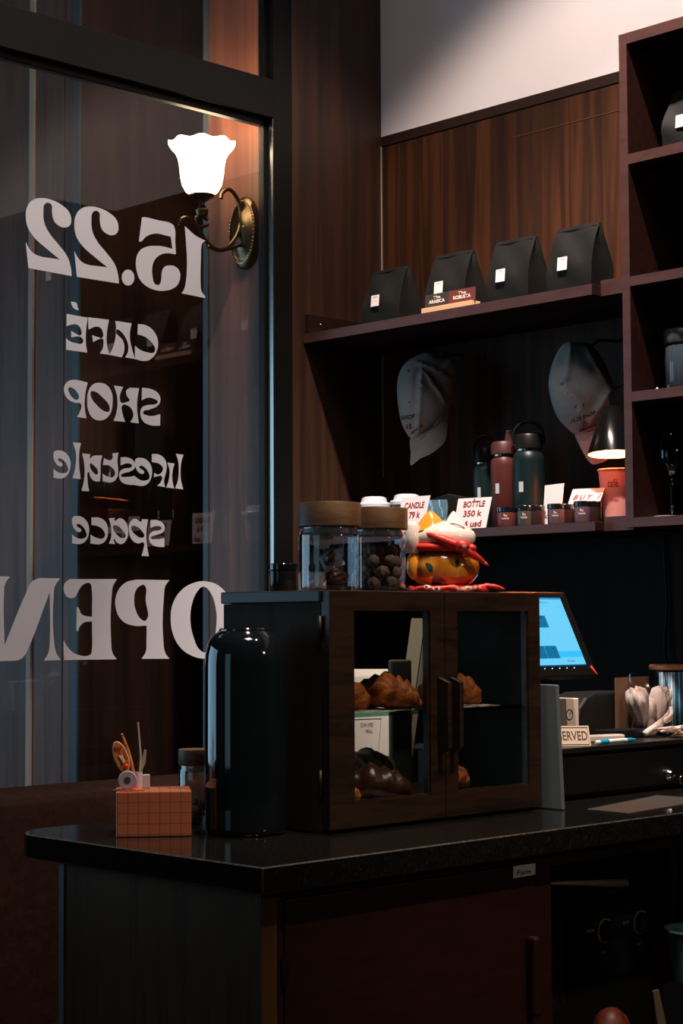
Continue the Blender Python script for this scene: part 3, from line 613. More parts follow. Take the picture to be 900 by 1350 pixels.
candle_jar('brown candle jar touching the green one, left of the blank card', 707, 3.435, .0205, .052, jd, False)
candle_jar('candle jar with lavender tinted front, right of the blank card', 733, 3.405, .0210, .050, mat('jar_mauve', (.12, .07, .08), .25))
candle_jar('dark candle jar squeezed behind the lavender tinted one', 745, 3.430, .0200, .050, jd, False)
candle_jar('candle jar with white lettering under the slanted BUY card', 768, 3.400, .0215, .052, mat('jar_mauve', (.1, .07, .08)))
candle_jar('dark candle jar at the right end of the shelf row', 781, 3.425, .0210, .052, jd, False)
# ------------------------------------------------------------------ price cards
def card(name, label, px4, ys, group='price cards on the lower shelf', m=paper):
    """bottom-left, bottom-right, top-right, top-left seen positions with their depths"""
    q = [W(p[0], p[1], Y=y) for p, y in zip(px4, ys)]
    t = thing(name, label, 'price card', (q[0]+q[1])/2, 0, group); o = (q[0]+q[1])/2
    q = [v-o for v in q]
    n = (q[1]-q[0]).cross(q[3]-q[0]).normalized()
    mesh('card', slab(q, -n*.0015), m, t)
    s = [q[0]*.55+q[1]*.45+Vector((0, .0016, 0)), q[0]*.45+q[1]*.55+Vector((0, .0016, 0)), q[0]*.45+q[1]*.55+Vector((0, .03, 0)), q[0]*.55+q[1]*.45+Vector((0, .03, 0))]
    if ys[0] < 3.42: mesh('card_foot', slab(s, (0, 0, .002)), mat('clear_acrylic', (.5, .5, .5), .2), t)
    return t, q
t, q = card('price_card', 'white price card reading BOTTLE 350 k 14 usd', [(597, 699), (640, 696), (648, 655), (604, 657.5)], [3.385, 3.385, 3.40, 3.40])
text_on('writing', q, 'BOTTLE', .20, .84, .70, .90, red_ink, t, bold=.03); text_on('writing', q, '350 k', .24, .80, .40, .60, red_ink, t, bold=.03); text_on('writing', q, '14 usd', .22, .84, .06, .27, red_ink, t, bold=.03)
mesh('clip', E(q[3]*.5+q[2]*.5+Vector((0, -.002, -.004)), (.002, .002, .002), 8), dark_ink, t)
t, q = card('price_card', 'white curved price card reading CANDLE 79 k 4 usd', [(524, 706), (556, 703), (567, 653), (529, 656)], [3.385, 3.385, 3.40, 3.40])
text_on('writing', q, 'CANDLE', .16, .86, .68, .85, red_ink, t, bold=.03); text_on('writing', q, '79 k', .36, .78, .42, .6, red_ink, t, bold=.03); text_on('writing', q, '4 usd', .34, .86, .12, .32, red_ink, t, bold=.03)
t, q = card('price_card', 'blank pale card standing between the candle jars', [(715, 692), (738, 690), (743, 637), (718, 640)], [3.452, 3.452, 3.462, 3.462])
text_on('writing', q, '15', .1, .4, .28, .34, red_ink, t, bold=0); text_on('writing', q, 'Ca', .1, .7, .16, .24, red_ink, t, bold=0)
t, q = card('price_card', 'white card reading BUY 1 tilted back over the right candle jars', [(746, 672), (787, 670), (797, 643), (755, 645)], [3.452, 3.452, 3.475, 3.475])
text_on('writing', q, 'BUY 1', .10, .92, .46, .70, red_ink, t, bold=.03, slant=.25, spacing=1.5); text_on('writing', q, 'GET 1', .10, .9, .1, .34, red_ink, t, bold=.03, slant=.25, spacing=1.5)
# ------------------------------------------------------------------ contents of the display unit
p = W(893, 515, Y=3.46)
t = thing('ribbed_jar', 'ribbed glass canister with grey lid in the third cell of the unit', 'jar', (p.x+.012, 3.47, 1.861))
mesh('jar_body', L([(.040, 0), (.043, .004), (.043, .105), (.041, .110)], 60, ripple=lambda r, z, a: (r*(1+.018*math.cos(a*20)), z)), mat('ribbed_jar_glass', (.030, .045, .055), .12, spec=.9), t, smooth=True)
mesh('lid', L([(.044, .111), (.046, .114), (.046, .142), (.043, .146)], 60, ripple=lambda r, z, a: (r*(1+.010*math.cos(a*20)), z)), mat('lid_smoke', (.04, .04, .04), .35), t, smooth='angle')
p = W(866, 511, Y=3.42); 
t = thing('place_card', 'tiny white folded card beside the ribbed jar', 'card', (p.x, 3.42, 1.861), .5)
mesh('folded_card', slab([(-.008, 0, 0), (.008, 0, 0), (0, 0, .012)], (0, .012, 0)), paper, t)
p = W(886, 680, Y=3.45)
t = thing('wine_glass', 'clear stemmed wine glass in the bottom cell of the unit', 'glass', (p.x, 3.45, 1.5705))
mesh('foot', L([(.030, 0), (.030, .002), (.006, .006), (.0035, .012)], 32), ribbed_glass, t, smooth='angle')
mesh('stem', L([(.0035, .012), (.0045, .03), (.006, .04), (.0045, .052), (.006, .064), (.004, .080), (.0035, .092)], 20), ribbed_glass, t, smooth=True)
mesh('bowl', L([(.0035, .092), (.012, .097), (.026, .112), (.033, .135), (.033, .155), (.028, .185), (.024, .205), (.0225, .205), (.031, .155), (.031, .136), (.024, .114), (.010, .100)], 36, cap=True), ribbed_glass, t, smooth=True)
bm = bmesh.new()
for k in range(26):
    a = 2*PI*k/26; r = .052*(1+.10*math.sin(3*a)); bm.verts.new((r*math.cos(a), r*math.sin(a)*.9, .0005+.001*(1+math.sin(5*a))))
bm.verts.ensure_lookup_table(); bm.faces.new(bm.verts[:]); 
r_ = bmesh.ops.extrude_face_region(bm, geom=bm.faces[:])
for v in [g for g in r_['geom'] if isinstance(g, bmesh.types.BMVert)]: v.co.z = .0030
n_ = mesh('cloth_napkin', bm, mat('napkin_pink', (.6, .5, .5), .9), None, (p.x+.002, 3.45, 1.567)); tag(n_, 'pale folded cloth napkin under the wine glass', 'napkin')
# ------------------------------------------------------------------ wall sconce outside
sc = thing('wall_sconce', 'antique brass wall sconce with glowing scalloped glass shade outside the window', 'wall lamp', (0, 0, 0))
pc = W(325, 308, Y=YS)
RX = Matrix.Rotation(PI/2, 4, 'X')
def plate_m(sx, sz): return Matrix.Translation((pc.x, YS, pc.z)) @ Matrix.Diagonal((sx, 1, sz, 1)) @ RX
bpl = mesh('backplate', L([(.0655, .001), (.0655, .010), (.060, .018), (.052, .020), (.050, .016), (.044, .018), (.036, .026), (.020, .030)], 48, M=plate_m(.92, 1.62)), brass_dark, sc, smooth='angle')
bm = bmesh.new()
for k in range(54):
    a = 2*PI*k/54; ell(bm, (pc.x+.0565*.92*math.cos(a), YS-.021, pc.z+.0565*1.62*math.sin(a)), (.0022, .0022, .0022), 6)
mesh('beaded_rim', bm, brass, bpl, smooth=True)
for dx, dz in ((-.028, -.025), (.020, .012)): mesh('screw', E((pc.x+dx, YS-.029, pc.z+dz), (.0045, .004, .0045), 10), brass, bpl, smooth=True)
ps = W(266, 262, X=pc.x)   # under the shade
cx, cy = pc.x, ps.y
def sp(px, py, y=None):
    return W(px, py, X=cx)
pts = catmull([Vector((cx, YS-.026, pc.z-.035)), sp(300, 328), sp(285, 329), sp(272, 318), sp(262, 304), sp(248, 288), sp(238, 290), sp(236, 298)], 7)
mesh('arm', T(pts, [.0065]*(len(pts)-8)+[.0065-.0005*k for k in range(8)], 10), brass_dark, sc, smooth=True)
pts = catmull([sp(273, 325), sp(295, 328), sp(311, 312), sp(317, 290), sp(314, 265), sp(303, 250), sp(293, 254), sp(291, 262)], 7)
mesh('scroll', T(pts, .0060, 10), brass_dark, sc, smooth=True)
mesh('scroll', T(catmull([sp(274, 296), sp(262, 300), sp(257, 290), sp(264, 284), sp(273, 290)], 6), .0058, 10), brass_dark, sc, smooth=True)
zc = sp(266, 283).z
mesh('finial', L([(.004, zc-.012), (.016, zc-.004), (.020, zc+.012), (.014, zc+.022), (.008, zc+.026), (.008, zc+.034), (.022, zc+.044), (.036, zc+.052), (.037, zc+.056)], 28, c=(cx, cy, 0)), brass_dark, sc, smooth='angle')
z0 = zc+.058
def scal(r, z, a):
    k = max(0, (r-.066)/.03); return (r*(1+.025*k*math.cos(a*9)), z+.0035*k*math.cos(a*9))
shade_prof = [(.034, 0), (.046, .008), (.056, .026), (.061, .05), (.064, .08), (.068, .10), (.076, .117), (.088, .130), (.094, .138), (.094, .143), (.086, .139)]
mesh('glass_shade', L([(r, z0+z*1.02) for r, z in shade_prof], 72, c=(cx, cy, 0), ripple=scal, cap=False), mat('shade_glow', (.9, .85, .75), .4, emit=(1, .74, .45), es=9), sc, smooth=True)
mesh('bulb', E((cx, cy, z0+.07), (.022, .022, .038), 16), mat('bulb_white', (1, 1, 1), .4, emit=(1, .72, .42), es=60), sc, smooth=True)
l = bpy.data.lights.new('sconce_light', 'POINT'); l.energy = 4.2; l.color = (1, .60, .33); l.shadow_soft_size = .05
lo = bpy.data.objects.new('sconce_light', l); COL.objects.link(lo); lo.location = (cx, cy, z0+.19); lo.parent = sc
# ------------------------------------------------------------------ pastry display case
CX0, CX1, CY0, CY1, CZ0, CZ1 = -2.585, -2.297, 2.213, 2.805, .951, 1.384
pcase = thing('pastry_case', 'dark wooden display case with two glazed doors full of pastries', 'display case', (0, 0, 0))
mesh('top_board', B((CX0-.004, CX1-.02, CY0-.004, CY1+.004, CZ1-.022, CZ1)), case_wood, pcase, bevel=.002)
mesh('side_panel', B((CX0, CX1-.021, CY0, CY0+.012, CZ0, CZ1-.0225)), case_side_wood, pcase, bevel=.001)
mesh('side_panel', B((CX0, CX1-.021, CY1-.012, CY1, CZ0, CZ1-.0225)), case_side_wood, pcase, bevel=.001)
mesh('bottom_board', B((CX0, CX1-.021, CY0+.0125, CY1-.0125, CZ0, CZ0+.04)), case_wood, pcase)
mesh('back_frame', B((CX0, CX0+.010, CY0+.0125, CY0+.035, CZ0+.0405, CZ1-.0225), (CX0, CX0+.010, CY1-.035, CY1-.0125, CZ0+.0405, CZ1-.0225)), black_matte, pcase)
mesh('back_pane', B((CX0+.004, CX0+.006, CY0+.0355, CY1-.0355, CZ0+.0405, CZ1-.0225)), case_glass, pcase)
for (y0, y1, gy0, gy1, hy, hs) in ((CY0+.001, 2.5185, 2.277, 2.479, 2.503, 0), (2.5205, CY1-.001, 2.556, 2.768, 2.536, 1)):
    gz0, gz1 = (1.001, 1.347)
    x0, x1 = CX1-.0195, CX1
    d = mesh('door', B((x0, x1, y0, gy0, CZ0+.006, CZ1-.003), (x0, x1, gy1, y1, CZ0+.006, CZ1-.003), (x0, x1, gy0, gy1, gz1, CZ1-.003), (x0, x1, gy0, gy1, CZ0+.006, gz0)), case_wood, pcase)
    mesh('door_pane', B((x0+.006, x0+.009, gy0, gy1, gz0, gz1)), case_glass, d)
    mesh('pane_bead', B((x0+.0095, x1-.004, gy0, gy0+.004, gz0, gz1), (x0+.0095, x1-.004, gy1-.004, gy1, gz0, gz1), (x0+.0095, x1-.004, gy0+.004, gy1-.004, gz0, gz0+.003)), case_wood, d)
    a = W(578 if not hs else 600, 893, X=CX1); 
    mesh('handle', slab([(x1, hy-.005, 1.222), (x1, hy-.005, 1.075), (x1+.028, hy-.005, 1.088), (x1+.028, hy-.005, 1.212)], (0, .011, 0)), case_wood, d, bevel=.0015)
for z in (1.315, 1.04):
    mesh('hinge', T([(CX1-.020, CY0-.003, z-.022), (CX1-.020, CY0-.003, z+.022)], .004, 8), mat('hinge_dark', (.05, .04, .03), .5, 1), pcase, smooth=True)
mesh('glass_shelf', B((CX0+.011, CX1-.024, CY0+.0125, CY1-.0125, 1.152, 1.159)), shelf_glass, pcase)
# white notice and boards inside, leaning on the back
XN = -2.635
pn = [W(458, 1030, X=XN), W(516, 1030, X=XN), W(511, 882, X=XN-.08), W(458, 882, X=XN-.08)]
pn[0].z = pn[1].z = CT+.0006
o = mesh('paper_notice', slab(pn, (-.001, 0, 0)), paper); tag(o, 'white paper notice seen through the left door of the case, behind the pastries', 'notice')
text_on('writing', pn, 'SCAN HERE', .30, .60, .56, .59, dark_ink, o, bold=0); text_on('writing', pn, 'MENU', .42, .58, .51, .54, dark_ink, o, bold=0)
fr = [(.10, .62), (.80, .62), (.66, .22), (.0, .22)]
def on_q(q, u_, v_): return (q[0]*(1-u_)+q[1]*u_)*(1-v_)+(q[3]*(1-u_)+q[2]*u_)*v_
bm = T([on_q(pn, *c)+Vector((.0006, 0, 0)) for c in fr+[fr[0]]], .0005, 4); mesh('printed_frame', bm, dark_ink, o)
# pastries
def croissant(label, x, y, z, ln, r, rz, m, group, tilt=0, n=26):
    bm = bmesh.new(); rings = []; K = 16
    for i in range(n+1):
        t_ = i/n*2-1; a = t_*1.15
        c = Vector((ln*.5*math.sin(a)/math.sin(1.15), ln*.20*(1-math.cos(a)), 0))
        env = max(.12, (1-abs(t_)**2.2))**.62
        seg = (abs(t_)*4.2) % 1.0
        rr = r*env*(1.04-.20*seg)
        tn = Vector((math.cos(a), math.sin(a)*.6, 0)).normalized(); nn = Vector((-tn.y, tn.x, 0))
        rings.append([bm.verts.new(c+nn*(rr*math.cos(2*PI*k/K))*(1+.05*math.sin(k*2.3+i))+Vector((0, 0, rr*.92+rr*.92*math.sin(2*PI*k/K)*(1+.05*math.sin(k*1.7+i*.9))))) for k in range(K)])
    for a, b in zip(rings[:-1], rings[1:]):
        for k in range(K): bm.faces.new((a[k], a[(k+1) % K], b[(k+1) % K], b[k]))
    bm.faces.new(rings[0][::-1]); bm.faces.new(rings[-1])
    mn = min(v.co.z for v in bm.verts)
    for v in bm.verts: v.co.z -= mn
    o = mesh('croissant', bm, m, None, (x, y, z), smooth=True); o.rotation_euler = (0, 0, rz)
    return tag(o, label, 'pastry', group)
gu, gl = 'pastries on the glass shelf', 'pastries on the floor of the case'
zs, zf = 1.1612, .9935
croissant('orange-brown croissant at the left on the glass shelf', -2.385, 2.320, zs, .13, .034, D(75), crust, gu)
croissant('golden croissant in the centre of the glass shelf behind the left door', -2.375, 2.440, zs, .125, .037, D(25), crust, gu)
croissant('small rough topped croissant at the back of the glass shelf', -2.490, 2.370, zs, .11, .036, D(60), crust, gu)
croissant('croissant with pale layered end behind the right door', -2.385, 2.625, zs, .125, .037, D(55), crust, gu)
croissant('glossy dark chocolate croissant on the floor of the case', -2.370, 2.390, zf, .15, .036, D(50), crust_dark, gl)
croissant('almond topped croissant behind the dark chocolate one', -2.470, 2.480, zf, .13, .046, D(80), noisy('almond_crust', [(.35, (.35, .16, .07)), (.55, (.6, .38, .22)), (.7, (.8, .65, .5))], (1, 1, 1), .5, noise=30, bump=.8), gl)
croissant('orange croissant tip low at the left of the case floor', -2.345, 2.300, zf, .070, .019, D(90), crust, gl)
croissant('small golden croissant low behind the right door', -2.385, 2.625, zf, .085, .030, D(80), crust, gl)
def wavy_sheet(name, label, x0, x1, y0, y1, z, m, cat, amp=.0012):
    bm = bmesh.new(); rows = []; n = 14
    for i in range(n+1):
        rows.append([bm.verts.new((x0+(x1-x0)*i/n, y0+(y1-y0)*j/n, z+amp*(1+math.sin(i*1.3+j*1.9))*(.3+.7*(max(abs(i-n/2), abs(j-n/2))/(n/2))**2))) for j in range(n+1)])
    for i in range(n):
        for j in range(n): bm.faces.new((rows[i][j], rows[i+1][j], rows[i+1][j+1], rows[i][j+1]))
    bmesh.ops.solidify(bm, geom=bm.faces[:], thickness=.0004)
    return tag(mesh(name, bm, m, smooth=False), label, cat)
wavy_sheet('baking_paper', 'white baking paper under the left croissants on the glass shelf', -2.50, -2.325, 2.24, 2.475, 1.1598, paper, 'paper', .0006)
wavy_sheet('baking_paper', 'white baking paper with a curled edge behind the right door', -2.46, -2.325, 2.55, 2.715, 1.1598, paper, 'paper', .0008)
wavy_sheet('baking_paper', 'baking paper on the floor of the case', -2.50, -2.325, 2.24, 2.50, .9915, paper, 'paper', .0006)
# boards and a box standing behind the case
def wq(pp, X0, X1):
    q = [W(pp[0][0], pp[0][1], X=X0), W(pp[1][0], pp[1][1], X=X0), W(pp[2][0], pp[2][1], X=X1), W(pp[3][0], pp[3][1], X=X1)]
    q[0].z = q[1].z = CT+.0006; return q
tag(mesh('menu_board', slab(wq([(512, 1050), (528, 1050), (560, 815), (544, 815)], -2.665, -2.735), (-.004, 0, 0)), mat('board_olive', (.13, .115, .09), .6)), 'grey-green board leaning beside the notice, seen through the left door', 'board')
tag(mesh('menu_board', slab(wq([(531, 1050), (536, 1050), (568, 815), (563, 815)], -2.665, -2.735), (-.004, 0, 0)), mat('board_brown', (.06, .045, .035), .6)), 'narrow brown board leaning right of the grey-green one', 'board')
a, b = W(517, 870, X=-2.598), W(543, 870, X=-2.598)
tag(mesh('standing_box', B((-2.612, -2.598, a.y, b.y, CT+.0006, a.z)), mat('sleeve_grey', (.16, .15, .12), .6), bevel=.004), 'grey box with rounded corner behind the centre croissant', 'box')
# ------------------------------------------------------------------ things on top of the case
def lidded_jar(label, x, y, z, r, h_, lh, lr, group, name='glass_jar'):
    t = thing(name, label, 'jar', (x, y, z), 0, group)
    mesh('glass_body', L([(r*.9, 0), (r*.985, .003), (r, .010), (r, h_*.86), (r*.985, h_*.92), (r*.92, h_*.97), (r*.92, h_), (r*.88, h_), (r*.88, h_*.965), (r*.95, h_*.90), (r*.965, h_*.86), (r*.965, .012), (r*.93, .006), (.002, .006)], 84, cap=False, ripple=lambda r_, z_, a: (r_*(1+.006*math.cos(a*14)), z_)), jar_glass, t, smooth='angle')
    mesh('wood_lid', L([(lr*.97, h_+.001), (lr, h_+.003), (lr, h_+lh-.003), (lr*.98, h_+lh)], 48), lid_wood, t, smooth='angle')
    mesh('seal_ring', L([(r*.875, h_-.010), (r*.875, h_+.0005)], 32), mat('silicone', (.5, .5, .5), .4), t)
    return t
ZC = CZ1+.0005
j1 = W(434, 760, X=-2.46); 
dj = (j1-Vector((0, 0, CAMZ))).dot(fw); r1 = 41.0*dj/F
h1 = 84*dj/F; lidh = 33*dj/F
lidded_jar('larger wood-lidded glass jar of wrapped biscuits on the case', -2.46, j1.y, ZC, r1*.985, h1, lidh, r1*1.03, 'wood-lidded jars on the case')
j2 = W(499, 760, X=-2.485); dj2 = (j2-Vector((0, 0, CAMZ))).dot(fw); r2 = 37.0*dj2/F; h2 = 82*dj2/F; lh2 = 29*dj2/F
lidded_jar('smaller wood-lidded glass jar of brown truffles on the case', -2.485, j2.y, ZC, r2*.97, h2, lh2, r2*1.05, 'wood-lidded jars on the case')
# wrapped biscuits in the first jar
wrap = glassmat('wrapper', (.72, .72, .75), 1.5, rough=.12, boost=3.)
wrap_g = mat('wrapper_grey', (.80, .76, .80), .25)
spots = [((-.014, -.020, .022), .3, wrap_g), ((.018, .006, .026), 1.4, crust_dark), ((-.010, .016, .060), .9, wrap_g), ((.014, -.014, .066), -.5, crust_dark), ((-.012, -.010, .100), 1.2, wrap_g)]
for k, (c, a, m) in enumerate(spots):
    bm = bmesh.new(); n = 12; rows = []
    for i in range(n+1):
        row = []
        for j in range(n+1):
            u_, v_ = i/n*2-1, j/n*2-1
            puff = .009*(1-u_**4)*(1-v_**4)+.0022*math.sin(9*u_+k)*math.sin(8*v_+2*k)
            row.append((u_*.021, puff, v_*.017))
        rows.append(row)
    R3 = Matrix.Rotation(a, 3, 'Z') @ Matrix.Rotation(.5*math.sin(k*2.1), 3, 'Y')
    A = [[bm.verts.new(R3 @ Vector(p)) for p in r] for r in rows]; Bk = [[bm.verts.new(R3 @ Vector((p[0], -p[1]-.0004, p[2]))) for p in r] for r in rows]
    for i in range(n):
        for j in range(n):
            bm.faces.new((A[i][j], A[i+1][j], A[i+1][j+1], A[i][j+1])); bm.faces.new((Bk[i][j], Bk[i][j+1], Bk[i+1][j+1], Bk[i+1][j]))
    o = mesh('wrapped_biscuit', bm, m, None, Vector((-2.46, j1.y, ZC))+Vector(c), smooth=True)
    tag(o, ('grey wrapped biscuit standing low at the left in the larger jar', 'brown wrapped biscuit low at the right in the larger jar', 'grey wrapped biscuit in the middle of the larger jar', 'brown wrapped biscuit with bright foil edges in the larger jar', 'uppermost grey wrapped biscuit in the larger jar')[k], 'biscuit', 'wrapped biscuits in the jar')
# truffles
random.seed(3); made = []
tr_bm = []
for v in range(3):
    bm = bmesh.new(); bmesh.ops.create_icosphere(bm, subdivisions=3, radius=.0125)
    for q in bm.verts:
        n = q.co.normalized(); q.co *= 1+.09*math.sin(n.x*5+v*2)*math.sin(n.y*6+v)+.06*math.sin(n.z*11+v)
    tr_bm.append(bm)
pos = []
for lay in range(4):
    for k in range(7 if lay < 3 else 4):
        if k == 0: r_, a_ = 0, 0
        else: r_, a_ = r2-.021, (k-1)*PI/3+lay*.5
        pos.append((r_*math.cos(a_), r_*math.sin(a_), .019+lay*.0215+random.uniform(-.001, .001)))
first = []
for i, ps_ in enumerate(pos):
    v = i % 3
    if v >= len(first):
        o = mesh('chocolate_truffle', tr_bm[v], truffle_mat, None, smooth=True); first.append(o)
    else:
        o = first[v].copy(); COL.objects.link(o)
    o.location = (-2.485+ps_[0], j2.y+ps_[1], ZC+ps_[2]); o.rotation_euler = (i, i*2., i*.7)
    tag(o, 'one of the rough brown chocolate truffles piled in the smaller wood-lidded jar', 'truffle', 'truffles in the jar')
# small black jar
bj = W(373, 760, X=-2.47)
candle_jar('small black lidded jar at the left end of the case top', 373, bj.y, .0262, .052, mat('jar_black', (.01, .010, .011), .12), False, None, ZC)
for o in bpy.data.objects:
    if o.get('label', '').startswith('small black lidded jar'): o.location = (-2.47, bj.y, ZC)
# ------------------------------------------------------------------ lucky cat
ck = W(588, 770, X=-2.44)
cat = thing('lucky_cat', 'orange and white ceramic beckoning cat seen from behind with red scarf', 'cat figurine', (-2.44, ck.y, ZC))
dc = (ck-Vector((0, 0, CAMZ))).dot(fw); pxm = dc/F
def CP(px, py, d=0.):     # a point in the plane through the cat's middle, d towards the room
    v = W(px, py, P=Vector((-2.44, ck.y, ZC)), N=NC)-Vector((-2.44, ck.y, ZC)); return v+NC*d
white_c = mat('ceramic_white', (.80, .70, .62), .12, coat=1); orange_c = mat('ceramic_orange', (.75, .30, .03), .12, coat=1)
robe = noisy('robe_glaze', [(.38, (.25, .07, .010)), (.48, (.45, .16, .016)), (.575, (.60, .27, .03)), (.60, (.02, .05, .04))], (1, 1, 1), .15, noise=14, detail=2, distort=.2, coat=1)
scarf = noisy('red_floral', [(.42, (.45, .012, .01)), (.60, (.60, .03, .02)), (.66, (.75, .6, .5)), (.70, (.03, .03, .04))], (1, 1, 1), .45, noise=38, detail=2, distort=.3)
red = mat('scarf_red', (.55, .02, .012), .5)
# rotation turning x to UC, y to -NC
RC = Matrix((( UC.x, -NC.x, 0), (UC.y, -NC.y, 0), (0, 0, 1)))
mesh('body', E(CP(586, 749), (44*pxm*1.05, .056, 31*pxm), 36, RC), robe, cat, smooth=True)
mesh('head', E(CP(584, 709), (41*pxm*1.05, .048, 23*pxm), 36, RC), white_c, cat, smooth=True)
def cone_ear(a, b, c, m, nm='ear'):
    bm = bmesh.new(); n = 20; K = 12; tip = Vector(c); ctr = (Vector(a)+Vector(b))/2; hw = (Vector(b)-Vector(a)).length/2; axis = (Vector(b)-Vector(a)).normalized(); rings = []
    for k in range(K):
        s = k/(K-1); rad = (1-s)**.75 if s < 1 else 0; rad = rad*.95+.05*(1-s**3)
        cc_ = ctr.lerp(tip, s)
        rings.append([bm.verts.new(cc_+axis*hw*rad*math.cos(2*PI*j/n)+NC*hw*.62*rad*math.sin(2*PI*j/n)) for j in range(n)])
    for p_, q_ in zip(rings[:-1], rings[1:]):
        for j in range(n): bm.faces.new((p_[j], p_[(j+1) % n], q_[(j+1) % n], q_[j]))
    bm.faces.new(rings[0][::-1]); bm.faces.new(rings[-1]); bmesh.ops.remove_doubles(bm, verts=bm.verts, dist=.0001)
    return mesh(nm, bm, m, cat, smooth=True)
o = cone_ear(CP(545, 703, .014), CP(592, 697, .014), CP(566, 673, .006), orange_c); o['label'] = 'glossy orange left ear'
o = cone_ear(CP(584, 697, -.004), CP(619, 699, -.004), CP(598, 673, -.010), white_c); o['label'] = 'white right ear'
mesh('head_line', T(catmull([CP(588, 691, .026), CP(600, 692.5, .034), CP(611, 697, .030)], 5), .0011, 6), dark_ink, cat)
mesh('paw', L([(.014, 0), (.016, .03), (.014, .055), (.009, .064)], 24, M=Matrix.Translation(CP(543, 730, .020))), white_c, cat, smooth=True)
mesh('arm', E(CP(546, 746, .016), (.017, .018, .030), 20), orange_c, cat, smooth=True)
mesh('side_fur', E(CP(618, 712, -.01), (.010, .012, .020), 16), white_c, cat, smooth=True)
bm = bmesh.new()
ring = [CP(584, 723)+UC*(39*pxm*math.cos(a))+NC*(.049*math.sin(a))+Vector((0, 0, -.002*math.cos(a))) for a in [2*PI*k/40 for k in range(41)]]
tube(bm, ring, .0078, 10, cap=False); mesh('scarf', bm, red, cat, smooth=True)
tip1 = catmull([CP(557, 703, .030), CP(572, 709, .048), CP(590, 717, .056), CP(604, 722, .058)], 5)
mesh('scarf_end', T(tip1, [.0012+.0088*min(1, k/8) for k in range(len(tip1))], 12), scarf, cat, smooth=True)
tip2 = catmull([CP(604, 722, .058), CP(620, 732, .052), CP(631, 739, .046), CP(642, 747, .040)], 5)
mesh('scarf_end', T(tip2, [.0105-.0096*(k/(len(tip2)-1))**1.5 for k in range(len(tip2))], 12), scarf, cat, smooth=True)
mesh('scarf_knot', E(CP(606, 721, .062), (.016, .013, .012), 18, RC), scarf, cat, smooth=True)
mesh('scarf_knot', E(CP(619, 724, .052), (.010, .010, .008), 14, RC), scarf, cat, smooth=True)
# red cloth skirt and floral cushion rim
mesh('red_cloth', L([(50*pxm, .0), (50*pxm, .003), (46*pxm, .008), (40*pxm, .013), (20*pxm, .014)], 40, M=Matrix.Translation(CP(588, 778)-Vector((0, 0, CP(588, 778).z-.001))) @ RC.to_4x4() @ Matrix.Diagonal((1, .9, 1, 1))), red, cat, smooth=True)
bm = bmesh.new()
c0 = CP(590, 778); c0.z = .0075
ring = [c0+UC*(50*pxm*math.cos(a))+NC*(.066*math.sin(a))+Vector((0, 0, .002*math.sin(a*9))) for a in [2*PI*k/60 for k in range(61)]]
tube(bm, ring, [.0062+.0012*math.sin(k*1.9) for k in range(61)], 8, cap=False); mesh('cushion', bm, scarf, cat, smooth=True)
pts = catmull([CP(628, 776, .02), CP(640, 773, .02), CP(652, 774, .018), CP(664, 777, .015)], 4)
for p in pts: p.z = max(p.z, .006)
mesh('cushion_tassel', T(pts, [.006, .007, .006, .0055, .0065, .006, .005, .006, .0055, .005, .004, .003, .002][:len(pts)], 8), scarf, cat, smooth=True)
# ------------------------------------------------------------------ left group on the worktop
t = thing('vacuum_canister', 'tall glossy black canister with a rounded shoulder beside the case', 'canister', (-2.425, 2.128, CT+.0005))
R = .0735
mesh('canister_body', L([(R*.94, 0), (R*.98, .003), (R, .012), (R*1.005, .15), (R*1.0, .30), (R*.985, .318), (R*.93, .338), (R*.82, .352), (R*.68, .3585), (R*.66, .3605)], 72), black_gloss, t, smooth=True)
mesh('canister_top', L([(R*.655, .3606), (R*.65, .3635), (R*.62, .3655), (.002, .366)], 56), black_gloss, t, smooth='angle')
# glass jar behind the box
jl = W(259, 1088, Z=CT)
bj_ = lidded_jar('wood-lidded glass jar between the checked box and the black canister', jl.x-.025, jl.y+.025, CT+.0005, .037, .108, .030, .038, None)
bm = bmesh.new()
for k in range(14):
    a = k*2.4; rr = .024*math.sqrt((k % 7)/7)
    ell(bm, (rr*math.cos(a), rr*math.sin(a), .016+.012*(k//5)), (.009, .007, .006), 8, Matrix.Rotation(k, 3, 'X'))
o = mesh('dried_tea', bm, noisy('tea', [(.3, (.05, .02, .01)), (.7, (.2, .08, .03))], (1, 1, 1), .6, noise=50, bump=.5), None, (jl.x-.025, jl.y+.025, CT+.001), smooth=True); o['kind'] = 'stuff'
tag(o, 'brown dried pieces at the bottom of the jar beside the canister', 'tea')
# checked box
bx0 = W(154, 1104.5, Z=CT); bx1 = W(252.5, 1103.5, Z=CT)
ax = (bx1-bx0).normalized(); wdt = (bx1-bx0).length; rz = math.atan2(ax.y, ax.x)
ck_m = bpy.data.materials.new('checked_paper'); ck_m.use_nodes = True; nt = ck_m.node_tree
br = nt.nodes.new('ShaderNodeTexBrick'); tc = nt.nodes.new('ShaderNodeTexCoord'); mp = nt.nodes.new('ShaderNodeMapping')
br.offset = 0; br.inputs['Color1'].default_value = br.inputs['Color2'].default_value = (.34, .085, .030, 1); br.inputs['Mortar'].default_value = (.07, .05, .04, 1)
br.inputs['Scale'].default_value = 1; br.inputs['Brick Width'].default_value = wdt/7; br.inputs['Row Height'].default_value = wdt/7; br.inputs['Mortar Size'].default_value = .0007; br.inputs['Mortar Smooth'].default_value = 0
cb_ = nt.nodes.new('ShaderNodeSeparateXYZ'); ad = nt.nodes.new('ShaderNodeMath'); cmb = nt.nodes.new('ShaderNodeCombineXYZ')
nt.links.new(tc.outputs['Object'], cb_.inputs[0]); nt.links.new(cb_.outputs[1], ad.inputs[0]); nt.links.new(cb_.outputs[2], ad.inputs[1])
